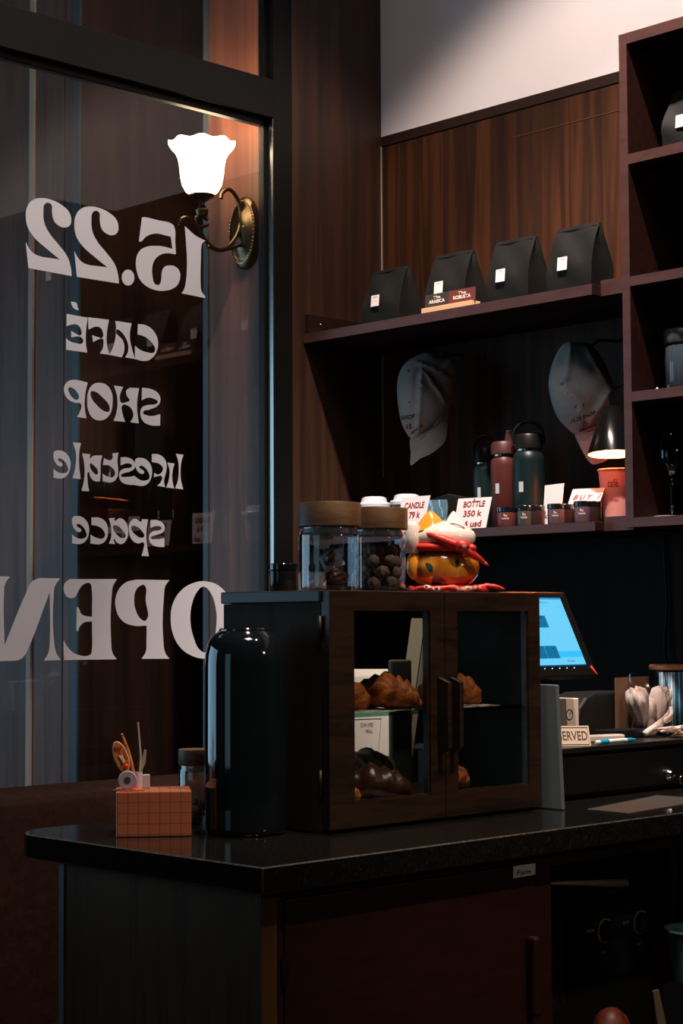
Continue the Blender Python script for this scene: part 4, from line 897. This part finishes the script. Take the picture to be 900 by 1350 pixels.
ad2 = nt.nodes.new('ShaderNodeMath'); ad2.inputs[1].default_value = -.004; nt.links.new(ad.outputs[0], ad2.inputs[0])
nt.links.new(cb_.outputs[0], cmb.inputs[0]); nt.links.new(ad2.outputs[0], cmb.inputs[1]); nt.links.new(cmb.outputs[0], br.inputs['Vector'])
nt.links.new(br.outputs[0], nt.nodes['Principled BSDF'].inputs['Base Color']); nt.nodes['Principled BSDF'].inputs['Roughness'].default_value = .6
hb = 59*(bx0-Vector((0, 0, CAMZ))).dot(fw)/F
t = thing('checked_box', 'orange checked cardboard box standing on the worktop corner', 'box', (bx0.x, bx0.y, CT+.0005), rz+.075)
mesh('box_body', B((0, wdt, .0, .105, 0, hb)), ck_m, t, bevel=.0015)
mesh('end_flap', B((-.0012, -.0002, .001, .104, .001, hb-.001)), mat('flap_grey', (.42, .42, .46), .7), t)
bt = CT+.0005+hb
def onbox(px, dy=0.):      # point on the box lid, dy back from the front edge
    d0 = Vector((bx0.x, bx0.y, bt))+Vector((-math.sin(rz), math.cos(rz), 0))*dy
    v = W(px, 1040, P=d0, N=Vector((-math.sin(rz), math.cos(rz), 0))); return Vector((v.x, v.y, bt))
nb = Vector((math.sin(rz), -math.cos(rz), 0))        # towards the room
def bp(px, py, dy): 
    d0 = Vector((bx0.x, bx0.y, bt))-nb*dy
    return W(px, py, P=d0, N=nb)
o = mesh('red_coaster', slab([onbox(148, .035)+Vector((0, 0, .0005))]+[onbox(172, .035)+ax*(.026*math.cos(a))-nb*(.022*math.sin(a))*1.0+Vector((0, 0, .0005)) for a in [PI*1.05-k*2*PI/16 for k in range(16)]][1:], (0, 0, .0018)), mat('coaster_red', (.5, .08, .03), .5)); tag(o, 'thin red oval card on the left of the checked box', 'card')
t = thing('tape_holder', 'small frosted tape disc with dark centre on the checked box', 'tape', onbox(168, .030)+Vector((0, 0, .0024)))
MB_ = Matrix.Translation((0, 0, .0165)) @ Matrix((( ax.x, -nb.x, 0, 0), (ax.y, -nb.y, 0, 0), (0, 0, 1, 0), (0, 0, 0, 1))) @ Matrix.Rotation(PI/2, 4, 'X')
mesh('disc', L([(.006, -.006), (.0155, -.006), (.0165, -.004), (.0165, .004), (.0155, .006), (.006, .006)], 32, M=MB_), mat('frosted', (.34, .29, .33), .35), t, smooth='angle')
mesh('disc_core', L([(.0060, -.0067), (.0060, .0067)], 20, M=MB_), dark_ink, t)
bm = bmesh.new()
fan = noisy('fan_print', [(.35, (.22, .03, .01)), (.5, (.5, .14, .03)), (.62, (.62, .3, .08)), (.75, (.12, .05, .03))], (1, 1, 1), .4, noise=90)
cc_ = bp(159.5, 998, .042); up_ = (bp(152.5, 979, .042)-bp(168, 1024, .042)).normalized(); sd = up_.cross(nb).normalized()
hl = (bp(152.5, 979, .042)-bp(166, 1018, .042)).length/2
pts_ = [cc_+up_*(hl*math.cos(a))+sd*(.0115*math.sin(a)) for a in [2*PI*k/28 for k in range(28)]]
fo = thing('paper_fan', 'small oval red and gold patterned fan with pale rim on the checked box', 'fan', cc_)
mesh('fan_leaf', slab([p-cc_ for p in pts_], nb*.0015), fan, fo); mesh('rim', T([p-cc_ for p in pts_+[pts_[0]]], .0014, 6), mat('rim_pale', (.6, .4, .35), .5), fo, smooth=True)
mesh('fan_motif', T([bp(157, 996, .039)-cc_, bp(163, 1006, .039)-cc_], .0009, 6), paper, fo); mesh('fan_motif', T([bp(160, 996, .039)-cc_, bp(164, 1004, .039)-cc_], .0009, 6), paper, fo)
mesh('fan_bead', E(bp(166.5, 1010, .036)-cc_, (.004, .004, .004), 12), mat('bead_red', (.7, .03, .01), .3), fo, smooth=True)
mesh('fan_stick', T([bp(166, 1018, .042)-cc_, bp(170, 1028, .042)-cc_], .0018, 6), mat('rim_pale', (.6, .4, .35)), fo)
pts = catmull([bp(160, 967, .05), bp(166, 983, .05), bp(171, 1000, .05), bp(175, 1016, .05), bp(177, 1027, .05), bp(176, 1038.5, .05)], 5)
o = mesh('patterned_stick', T(pts, [.0012+.0026*math.sin(PI*min(1, .1+k/(len(pts)-1))) for k in range(len(pts))], 8), fan, smooth=True); tag(o, 'curved red and brown patterned hair stick beside the oval fan', 'stick')
b0 = onbox(182, .062)
t = thing('stick_holder', 'small white tube holding two sticks on the checked box', 'holder', b0+Vector((0, 0, .0003)))
mesh('tube', L([(.0072, 0), (.0078, .030), (.0066, .030), (.0062, .002)], 24), mat('tube_white', (.58, .5, .52), .5), t, smooth='angle')
o = mesh('wooden_stick', slab([bp(182.5, 1032, .062), bp(185.5, 1032, .062), bp(187, 996, .062), bp(183, 952, .062), bp(181, 952, .062), bp(184.5, 996, .062)], nb*.0012), mat('stick_pale', (.48, .40, .36), .6)); tag(o, 'long thin pale wooden stick rising from the white tube', 'stick')
o = mesh('spatula', slab([bp(184, 1015, .066), bp(187, 1017, .066), bp(192, 1005, .066), bp(193, 989, .066), bp(190, 988, .066), bp(187.5, 1000, .066)], -nb*.0015), mat('spatula_grey', (.32, .29, .25), .6)); tag(o, 'short grey spatula leaning right of the long stick', 'spatula')
b0 = onbox(191, .078); t = mesh('white_block', B((-.0085, .0085, -.006, .006, 0, .024)), mat('block_white', (.45, .40, .42), .6), None, b0+Vector((0, 0, .0003)), bevel=.001); t.rotation_euler = (0, 0, rz); tag(t, 'small white block behind the stick tube', 'block')
# ------------------------------------------------------------------ till corner: monitor, drawer and small things
# cash drawer
XD = -2.365
td = W(740, 987, X=XD)
DZ = td.z
XM = -2.42
q = [W(700, 893, X=XM), W(788, 890.5, X=XM), W(744, 780.5, X=XM-.098)]
q[0].z = q[1].z; q.append(q[0]+q[2]-q[1])
o0 = (q[0]+q[1])/2
mon = thing('till_monitor', 'black touchscreen till showing a bright blue page, tilted back', 'monitor', o0)
q = [v-o0 for v in q]
nM = (q[1]-q[0]).cross(q[3]-q[0]).normalized()
mesh('bezel', slab(q, -nM*.018), mat('bezel_black', (.003, .003, .003), .4, spec=.2), mon, bevel=.003)
def on(q, u_, v_): return (q[0]*(1-u_)+q[1]*u_)*(1-v_)+(q[3]*(1-u_)+q[2]*u_)*v_
def panel(name, u0_, u1_, v0_, v1_, m, lift, parent=mon):
    return mesh(name, slab([on(q, a, b)+nM*lift for a, b in ((u0_, v0_), (u1_, v0_), (u1_, v1_), (u0_, v1_))], nM*.0003), m, parent)
scr = panel('screen', .03, .885, .135, .925, mat('screen_light', (.0, .01, .02), .3, emit=(.15, .62, .92), es=1.0), .0003)
blue = mat('screen_blue', (.0, .1, .2), .3, emit=(.01, .20, .55), es=.6); band = mat('screen_band', (.0, .1, .2), .3, emit=(.04, .42, .95), es=.9); dk = mat('screen_dark', (0, .02, .06), .3, emit=(.0, .03, .10), es=.5)
tile = bpy.data.materials.new('screen_tile')
panel('screen_bar', .03, .885, .905, .925, blue, .0007, scr)
panel('screen_band', .03, .885, .22, .29, band, .0007, scr)
panel('screen_bar', .03, .885, .115, .134, dk, .0007, scr)
for (a, b, c, d) in ((.30, .55, .205, .325), (.30, .46, .205+.0, .206)):
    pass
tb = mat('tile_blue', (0, .05, .1), .3, emit=(.01, .13, .32), es=.6)
[panel('picture_tile', a, b, c, d, tb, .001, scr) for a, b, c, d in ((.355, .53, .21, .355), (.17, .35, .21, .355), (.37, .54, .57, .71), (.18, .36, .57, .71))]
for a, b in ((.48, .33), (.30, .33), (.47, .69)): mesh('tile_icon', E(on(q, a, b)+nM*.0016, (.0022, .0022, .0012), 8), dk, scr)
qs = [v+nM*.0008 for v in q]
text_on('writing', qs, 'Order', .62, .74, .165, .185, dk, scr, bold=0); text_on('writing', qs, 'Menu', .50, .66, .86, .875, dk, scr, bold=0); text_on('writing', qs, 'Search item', .40, .60, .815, .828, band, scr, bold=0); text_on('writing', qs, 'Table', .74, .86, .815, .828, band, scr, bold=0)
for k in range(5): mesh('nav_button', E(on(q, .24+.11*k, .095)+nM*.0012, (.0011, .0011, .0011), 6), mat('screen_white', (1, 1, 1), .5, emit=(.5, .8, 1), es=1), mon)
mesh('logo_stripe', slab([on(q, .93, .10)+nM*.0006, on(q, .955, .12)+nM*.0006, on(q, .995, .01)+nM*.0006, on(q, .985, .02)+nM*.0006], nM*.0004), mat('logo_red', (.75, .05, .015), .4, emit=(.8, .06, .01), es=.35), mon)
mesh('stand', slab([Vector((-.04, -.03, DZ+.0125-o0.z)), Vector((-.04, .02, DZ+.0125-o0.z)), Vector((-.05, .015, .05)), Vector((-.05, -.025, .05))], (-.02, 0, 0)), black_plastic, mon, bevel=.004)
mesh('stand_base', B((-.09, -.02, -.06, .05, DZ-o0.z+.0005, DZ-o0.z+.012)), black_plastic, mon, bevel=.004)
cd = thing('cash_drawer', 'black metal cash drawer under the till things, lock on its front', 'cash drawer', (0, 0, 0))
mesh('drawer_body', B((XD-.33, XD-.004, 2.865, 3.62, CT+.004, DZ-.001)), black_plastic, cd, bevel=.003)
mesh('drawer_lid', B((XD-.335, XD+.004, 2.86, 3.625, DZ-.012, DZ)), mat('drawer_top', (.008, .0075, .0075), .35), cd, bevel=.002)
mesh('drawer_front', B((XD-.003, XD+.003, 2.875, 3.61, CT+.012, DZ-.020)), black_plastic, cd, bevel=.001)
mesh('foot', B((XD-.32, XD-.01, 2.875, 2.90, CT+.0005, CT+.0039), (XD-.32, XD-.01, 3.57, 3.60, CT+.0005, CT+.0039)), black_matte, cd)
kp = W(881, 1021, X=XD+.004)
MK = Matrix.Translation((XD+.0035, kp.y, kp.z)) @ Matrix.Rotation(PI/2, 4, 'Y')
mesh('lock', L([(.0155, 0), (.0155, .003), (.011, .007), (.009, .012), (.003, .013)], 28, M=MK), chrome, cd, smooth='angle')
kk = thing('key_ring', 'chrome keys hanging from the drawer lock', 'keys', (XD+.022, kp.y+.028, kp.z))
mesh('ring', T([Vector((0, .010*math.cos(a), .010*math.sin(a)-.012)) for a in [2*PI*k/20 for k in range(21)]], .0012, 6), chrome, kk, smooth=True)
mesh('key', slab([(0, .002, -.022), (0, .010, -.022), (0, .012, -.034), (0, .008, -.040), (0, .0075, -.062), (0, .0045, -.062), (0, .004, -.040), (0, 0, -.034)], (.0018, 0, 0)), chrome, kk)
mesh('key', slab([(.003, .014, -.014), (.003, .024, -.010), (.003, .030, -.020), (.003, .026, -.028), (.003, .030, -.050), (.003, .027, -.051), (.003, .021, -.030), (.003, .013, -.024)], (.0018, 0, 0)), chrome, kk)
# grey board stand left of the drawer
ym = 2.79
q4 = [W(700, 1072, Y=ym), W(743.5, 1071.5, Y=ym), W(736, 903, Y=ym), W(700, 899, Y=ym)]
zmin = CT+.0005
q4[0].z = q4[1].z = zmin
q4 = [Vector((-2.292, 2.815, zmin)), W(741, 1071.5, Y=2.815), W(733, 903, Y=2.815), Vector((-2.292, 2.815, W(715, 901, Y=2.815).z))]
q4[1].z = zmin
q4[0].x = q4[1].x-.16; q4[3].x = q4[2].x-.155
tag(mesh('menu_holder', slab(q4, (0, .010, 0)), [mat('holder_grey', (.10, .125, .14), .6)], bevel=.002), 'pale grey-blue board standing behind the right side of the case', 'board')
# reserved sign
yr = Vector((XD-.020, W(760, 975, X=XD-.02).y, DZ))
vr = Vector((.64, .768, 0))
wr = .098; ql = [yr+vr*.031-vr*wr, yr+vr*.031, yr+vr*.029+Vector((-.012, .010, .042)), yr+vr*.027-vr*wr+Vector((-.012, .010, .042))]
for v in ql: v.z += .0008
zz = yr
t = thing('reserved_sign', 'cream tent sign reading RESERVED on the cash drawer', 'sign', yr)
ql = [v-yr for v in ql]; nr = (ql[1]-ql[0]).cross(ql[3]-ql[0]).normalized()
mesh('sign_face', slab(ql, -nr*.002), mat('sign_cream', (.40, .33, .24), .5), t)
mesh('sign_back', slab([ql[3]-nr*.0022, ql[2]-nr*.0022, ql[1]+Vector((-.036, .030, .0)), ql[0]+Vector((-.036, .030, .0))], -nr*.0015), mat('sign_cream', (.4, .3, .2)), t)
mesh('sign_border', T([on_q(ql, a, b)+nr*.0008 for a, b in ((.03, .08), (.965, .08), (.965, .92), (.03, .92), (.03, .08))], .0006, 4), mat('gold_line', (.20, .13, .06), .4), t)
text_on('writing', ql, 'RESERVED', .11, .945, .28, .74, mat('maroon_ink', (.05, .015, .012), .6), t, bold=.015)
# pen
pe0, pe1 = W(785, 971, X=XD-.012), W(838, 966, X=XD-.012)
pe0.z = pe1.z = DZ+.0057; dr_ = (pe1-pe0); ln = dr_.length
t = thing('ballpoint_pen', 'white and turquoise ballpoint pen lying on the cash drawer', 'pen', pe0)
RP = dr_.to_track_quat('Z', 'Y').to_matrix().to_4x4()
teal = mat('pen_teal', (.0, .25, .42), .3)
mesh('barrel', L([(.0046, ln*.30), (.0050, ln*.31), (.0050, ln*.74), (.0046, ln*.75)], 20, M=RP), mat('pen_white', (.62, .6, .58), .35), t, smooth='angle')
mesh('grip', L([(.0048, ln*.751), (.0046, ln*.86), (.002, ln*.985), (.001, ln)], 20, M=RP), teal, t, smooth='angle')
mesh('pen_cap', L([(.0050, ln*.09), (.0052, ln*.12), (.0052, ln*.299)], 20, M=RP), teal, t, smooth='angle')
mesh('push_button', L([(.0030, 0), (.0045, ln*.02), (.0045, ln*.089)], 20, M=RP), mat('pen_white', (.6, .6, .6)), t, smooth='angle')
text_on('writing', [dr_*.36+Vector((.0052, -.001, -.002)), dr_*.70+Vector((.0052, -.001, -.002)), dr_*.70+Vector((.0050, -.001, .002)), dr_*.36+Vector((.0050, -.001, .002))], 'HOTEL', 0, 1, 0, 1, dark_ink, t, bold=.0)
# white eraser block, black tray
p = W(806, 968, X=XD-.035)
o = mesh('card_reader', B((-.014, .014, -.052, .045, 0, .016)), mat('reader_white', (.42, .37, .34), .4), None, (p.x-.028, p.y+.012, DZ+.0003), bevel=.004, seg=3); o.rotation_euler = (0, 0, -.35); tag(o, 'small white card reader lying behind the pen', 'card reader')
p = W(840, 966, X=XD-.09)
o = mesh('black_tray', B((-.03, .03, -.075, .060, 0, .020)), black_plastic, None, (p.x-.03, p.y-.01, DZ+.0003), bevel=.003); tag(o, 'low black box behind the white card reader', 'tray')
# dark rounded printer
p = W(785, 960, X=XD-.22)
pr = thing('receipt_printer', 'dark receipt printer with a rounded back below the till screen', 'printer', (XD-.215, p.y-.015, DZ+.0003))
prof = [(-.105, 0), (-.11, .04), (-.10, .07), (-.075, .092), (-.04, .102), (.095, .102), (.105, .095), (.105, 0)]
mesh('printer_body', slab([(-.055, a, b) for a, b in prof], (.095, 0, 0)), mat('printer_black', (.009, .009, .008), .45, spec=.3), pr, bevel=.006, seg=3)
mesh('status_light', B((.0402, .0412, -.01, .01, .012, .014)), mat('led_red', (.6, .05, .02), .4, emit=(.8, .05, .02), es=.6), pr)
# white box with round logo
p = W(738, 925, X=XD-.05)
q5 = W(745, 905, X=XD-.13)
t = thing('white_carton', 'white carton with a dark round clock logo, left of the printer', 'box', (XD-.205, W(735, 950, X=XD-.205).y-.042, DZ+.0003), .0)
mesh('carton_body', B((-.04, .035, -.02, .075, 0, .092)), mat('carton_white', (.7, .6, .55), .6), t, bevel=.002)
MCk = Matrix.Translation((.0356, .040, .056)) @ Matrix.Rotation(PI/2, 4, 'Y')
mesh('logo_ring', lathe(lathe(bmesh.new(), [(.0125, 0), (.0105, 0), (.0105, .0005), (.0125, .0005), (.0125, 0)], 28, M=MCk, cap=False), [(.0125, 0), (.0125, .0004)], 28, M=MCk, cap=False), dark_ink, t)
mesh('logo_hand', T([(.0362, .040, .056), (.0362, .047, .063)], .0009, 5), dark_ink, t)
# bag of napkins
p = W(850, 955, X=XD-.12)
t = thing('napkin_bag', 'clear plastic bag of white napkins beside the straw holder', 'bag', (XD-.115, p.y+.004, DZ+.0003))
nap = mat('napkin_white', (.48, .40, .36), .9)
def blanket(bm, pts, wv, th):
    c = catmull(pts, 6); tube(bm, c, th, 10)
bm = bmesh.new()
def bunch(c, tilt, h_, r_):
    Mb = Matrix.Translation(c) @ Matrix.Rotation(tilt, 4, 'X')
    lathe(bm, [(r_*.35, 0), (r_*.5, h_*.15), (r_*.85, h_*.45), (r_, h_*.75), (r_*.85, h_*.95), (r_*.4, h_*1.03), (r_*.05, h_*.97)], 44, M=Mb, ripple=lambda r, z, a: (r*(1+.11*math.sin(a*9+z*60)), z+.006*math.sin(a*4)))
bunch((.0, -.022, .025), .28, .085, .026); bunch((.008, .022, .03), -.30, .080, .025); bunch((-.006, .002, .012), .05, .070, .024)
mesh('folded_napkins', bm, nap, t, smooth=True)
bm = bmesh.new()
for k in range(6): tube(bm, catmull([(.03, -.055+.006*k, .008), (.034, -.03+.008*k, .020+.003*k), (.034, .0+.008*k, .030+.004*k), (.03, .045, .040+.005*k)], 6), .0075, 8)
mesh('napkin_folds', bm, nap, t, smooth=True)
bm = bmesh.new(); rows = []
for i in range(13):
    z = .004+i*.0115; row = []
    for k in range(28):
        a = 2*PI*k/28; s = 1-.35*max(0, (i-9)/3)
        row.append(bm.verts.new(((.042+.004*math.sin(a*5+i))*math.cos(a)*s, (.060+.004*math.sin(a*4+i*1.3))*math.sin(a), z+.006*math.sin(a*3+i)*(i > 9))))
    rows.append(row)
for a_, b_ in zip(rows[:-1], rows[1:]):
    for k in range(28): bm.faces.new((a_[k], a_[(k+1) % 28], b_[(k+1) % 28], b_[k]))
mesh('plastic_film', bm, glassmat('film', (.88, .85, .84), 1.45, rough=.14, boost=4.), t, smooth=True)
mesh('bag_cardboard', B((-.050, -.046, -.058, .07, 0, .135)), mat('kraft', (.13, .06, .03), .7), t)
# straw holder
p = W(893, 955, X=XD-.10)
t = thing('straw_holder', 'black holder packed with blue and white paper straws under a wooden lid', 'holder', (XD-.13, p.y+.030, DZ+.0003))
mesh('holder_back', L([(.050, 0), (.050, .150)], 40, ), black_plastic, t, smooth='angle')
bm = bmesh.new(); bm2 = bmesh.new(); bm3 = bmesh.new()
for k in range(16):
    a = D(-92+6.3*k); pt = [(.0528*math.cos(a), .0528*math.sin(a), .003), (.0528*math.cos(a), .0528*math.sin(a), .146)]
    tube((bm, bm2, bm, bm3)[k % 4] if k < 9 else bm2 if k in (10, 11) else bm3, pt, .0028, 8)
mesh('straws', bm, mat('straw_blue', (.08, .32, .50), .5), t, smooth=True)['label'] = 'blue paper straws'
mesh('straws', bm2, mat('straw_white', (.6, .52, .45), .5), t, smooth=True)['label'] = 'white paper straws'
mesh('straws', bm3, mat('straw_dark', (.04, .05, .06), .5), t, smooth=True)['label'] = 'dark paper straws'
mesh('wood_lid', L([(.057, .151), (.058, .154), (.058, .160), (.055, .163)], 40), mat('lid_orange', (.45, .18, .07), .45), t, smooth='angle')
# receipts
bm = bmesh.new()
random.seed(5)
for k in range(5):
    cx_, cy_, a = random.uniform(-.015, .015), random.uniform(-.045, .045), random.uniform(-.8, .8)
    R3 = Matrix.Rotation(a, 3, 'Z'); rows = []
    for i in range(6):
        rows.append([bm.verts.new(R3 @ Vector((-.022+.044*j/3, -.035+.07*i/5, .001+.0035*k+.012*abs(math.sin(i*.9+k))*(.4+.2*j)))+Vector((cx_, cy_, 0))) for j in range(4)])
    for i in range(5):
        for j in range(3): bm.faces.new((rows[i][j], rows[i+1][j], rows[i+1][j+1], rows[i][j+1]))
bmesh.ops.solidify(bm, geom=bm.faces[:], thickness=.0004)
p = W(888, 968, X=XD-.04)
o = mesh('crumpled_receipts', bm, mat('receipt', (.80, .68, .62), .85), None, (XD-.043, p.y+.012, DZ+.002)); tag(o, 'crumpled white till receipts at the right end of the drawer', 'receipts')
# mat on the worktop
ms = [W(*p_, Z=CT+.0003) for p_ in ((773, 1068), (828, 1073.5), (915, 1059), (915, 1053), (866, 1049.5))]
tag(mesh('counter_mat', slab(ms, (0, 0, .002)), mat('mat_grey', (.035, .034, .031), .5)), 'thin grey plastic mat on the worktop before the cash drawer', 'mat')
# cable on the wall
pts = catmull([W(874, 700, Y=YB-.006), W(877, 760, Y=YB-.008), W(879, 800, Y=YB-.008), W(876, 840, Y=YB-.012), W(877, 868, Y=YB-.02), W(884, 880, Y=YB-.03)], 6)
tag(mesh('power_cable', T(pts, .0035, 6), black_plastic, smooth=True), 'thin black cable hanging down the wall under the display unit', 'cable')
p = W(893, 800, Y=YB)
struct(mesh('trim_8', B((p.x, p.x+.05, YB-.012, YB, 0, 1.545)), shelf_wood), 'brown upright batten under the display unit')
# cartons behind the case, seen mirrored in the window
for k, (x, y) in enumerate(((-2.83, 3.36), (-2.72, 3.365), (-2.94, 3.50), (-2.83, 3.505))):
    pass
# ------------------------------------------------------------------ open bay of the counter
ov = thing('countertop_appliance', 'black countertop appliance with two chrome-ringed dials in the open bay', 'appliance', (0, 0, 0))
XA = -2.20
y0 = W(727, 1300, X=XA).y; y1 = W(862, 1210, X=XA).y; zt = W(800, 1178, X=XA).z
mesh('housing', B((XA-.26, XA, y0-.06, y1, .47, zt)), black_gloss if False else mat('appliance_black', (.006, .006, .006), .22), ov, bevel=.018, seg=4)
mesh('side_rib', B((XA, XA+.004, y0+.02, y0+.028, .60, zt-.03), (XA, XA+.004, y0+.045, y0+.052, .60, zt-.03)), mat('appliance_black', (0, 0, 0)), ov)
for px, py in ((797, 1227), (844, 1216)):
    c = W(px, py, X=XA+.002); MK = Matrix.Translation((XA+.0005, c.y, c.z)) @ Matrix.Rotation(PI/2, 4, 'Y')
    d = mesh('dial', L([(.0215, 0), (.0205, .012), (.018, .015), (.002, .015)], 36, M=MK), mat('appliance_black', (0, 0, 0)), ov, smooth='angle')
    mesh('dial_ring', L([(.0218, .0), (.0238, .0), (.0238, .004), (.0218, .004)], 36, M=MK, cap=False), mat('satin_ring', (.75, .66, .55), .5, .7), d, smooth='angle')
    tt = W(px-19, py+2, X=XA+.001); u1_ = Vector((0, .022, 0)); z_ = Vector((0, 0, .006))
    qq = [tt-u1_*.5, tt+u1_*.5, tt+u1_*.5+z_, tt-u1_*.5+z_]; text_on('writing', qq, 'ON OFF', 0, 1, 0, 1, mat('mark_grey', (.4, .4, .4)), ov, bold=0)
    tt = W(px-2, py+30, X=XA+.001); qq = [tt-u1_*.3, tt+u1_*.3, tt+u1_*.3+z_*.7, tt-u1_*.3+z_*.7]; mesh('printed_mark', slab(qq, (.0004, 0, 0)), mat('mark_dim', (.12, .12, .12), .5), ov)
mesh('housing_seat', B((XA-.24, XA-.02, y0-.04, y1-.02, .0705, .4695)), black_matte, ov)
# chrome tray handle on top
bar = [W(700, 1163, X=XA-.03), W(760, 1164, X=XA-.03), W(824, 1168, X=XA-.03)]
for v in bar: v.z = max(v.z, zt+.006)
c0 = bar[2]
t = tag(mesh('portafilter_handle', T([bar[0], bar[1], bar[2]], [.004, .0055, .0095], 12), mat('bar_metal', (.9, .82, .72), .34, .75), smooth=True), 'polished chrome handle lying on top of the black appliance', 'handle')
# bucket
bk = W(912, 1290, X=-2.14)
t = thing('plastic_tub', 'pale blue translucent plastic tub at the right edge of the open bay', 'tub', (-2.135, bk.y+.01, .0))
zt_ = W(890, 1225, X=-2.17).z; zb_ = W(890, 1290, X=-2.17).z
mesh('tub_body', L([(.050, zb_), (.062, zt_-.004), (.067, zt_), (.066, zt_+.004), (.060, zt_), (.048, zb_+.003)], 40), mat('tub_blue', (.16, .32, .38), .35), t, smooth='angle')
mesh('tub_contents', L([(.018, zb_+.004), (.021, zt_+.024), (.019, zt_+.024), (.017, zb_+.01)], 24, c=(.012, .0, 0)), ribbed_glass, t, smooth='angle')
mesh('tub_stand', B((-.05, .05, -.05, .05, .0705, zb_-.0005)), black_matte, t)
# spatula and red bag low in the bay
a, b = W(861, 1306, X=-2.14), W(876, 1360, X=-2.14); 
t = mesh('wooden_spoon', slab([a+Vector((0, 0, 0)), W(869, 1304, X=-2.14), W(889, 1400, X=-2.14), W(874, 1400, X=-2.14)], (-.006, 0, 0)), mat('spoon_wood', (.13, .09, .06), .6), bevel=.003, seg=3); tag(t, 'brown wooden paddle handle standing beside the tub', 'spoon')
c = W(806, 1385, X=-2.125)
bm = E((0, 0, 0), (.038, .050, .072), 24)
for v in bm.verts: v.co *= 1+.05*math.sin(v.co.y*120)*math.sin(v.co.z*90)
a_ = W(889, 1400, X=-2.14)
tag(mesh('storage_crate', B((-2.178, -2.096, c.y-.06, a_.y+.02, .0705, a_.z-.001)), mat('crate_black', (.004, .004, .004), .6), bevel=.004), 'black crate under the red and orange bag in the open bay', 'crate')
c.z = a_.z+.073
tag(mesh('snack_bag', bm, noisy('red_foil', [(.4, (.09, .008, .004)), (.6, (.14, .04, .015)), (.7, (.2, .12, .06))], (1, 1, 1), .5, noise=25), None, c, smooth=True), 'red and orange bag low in front of the black appliance', 'bag')
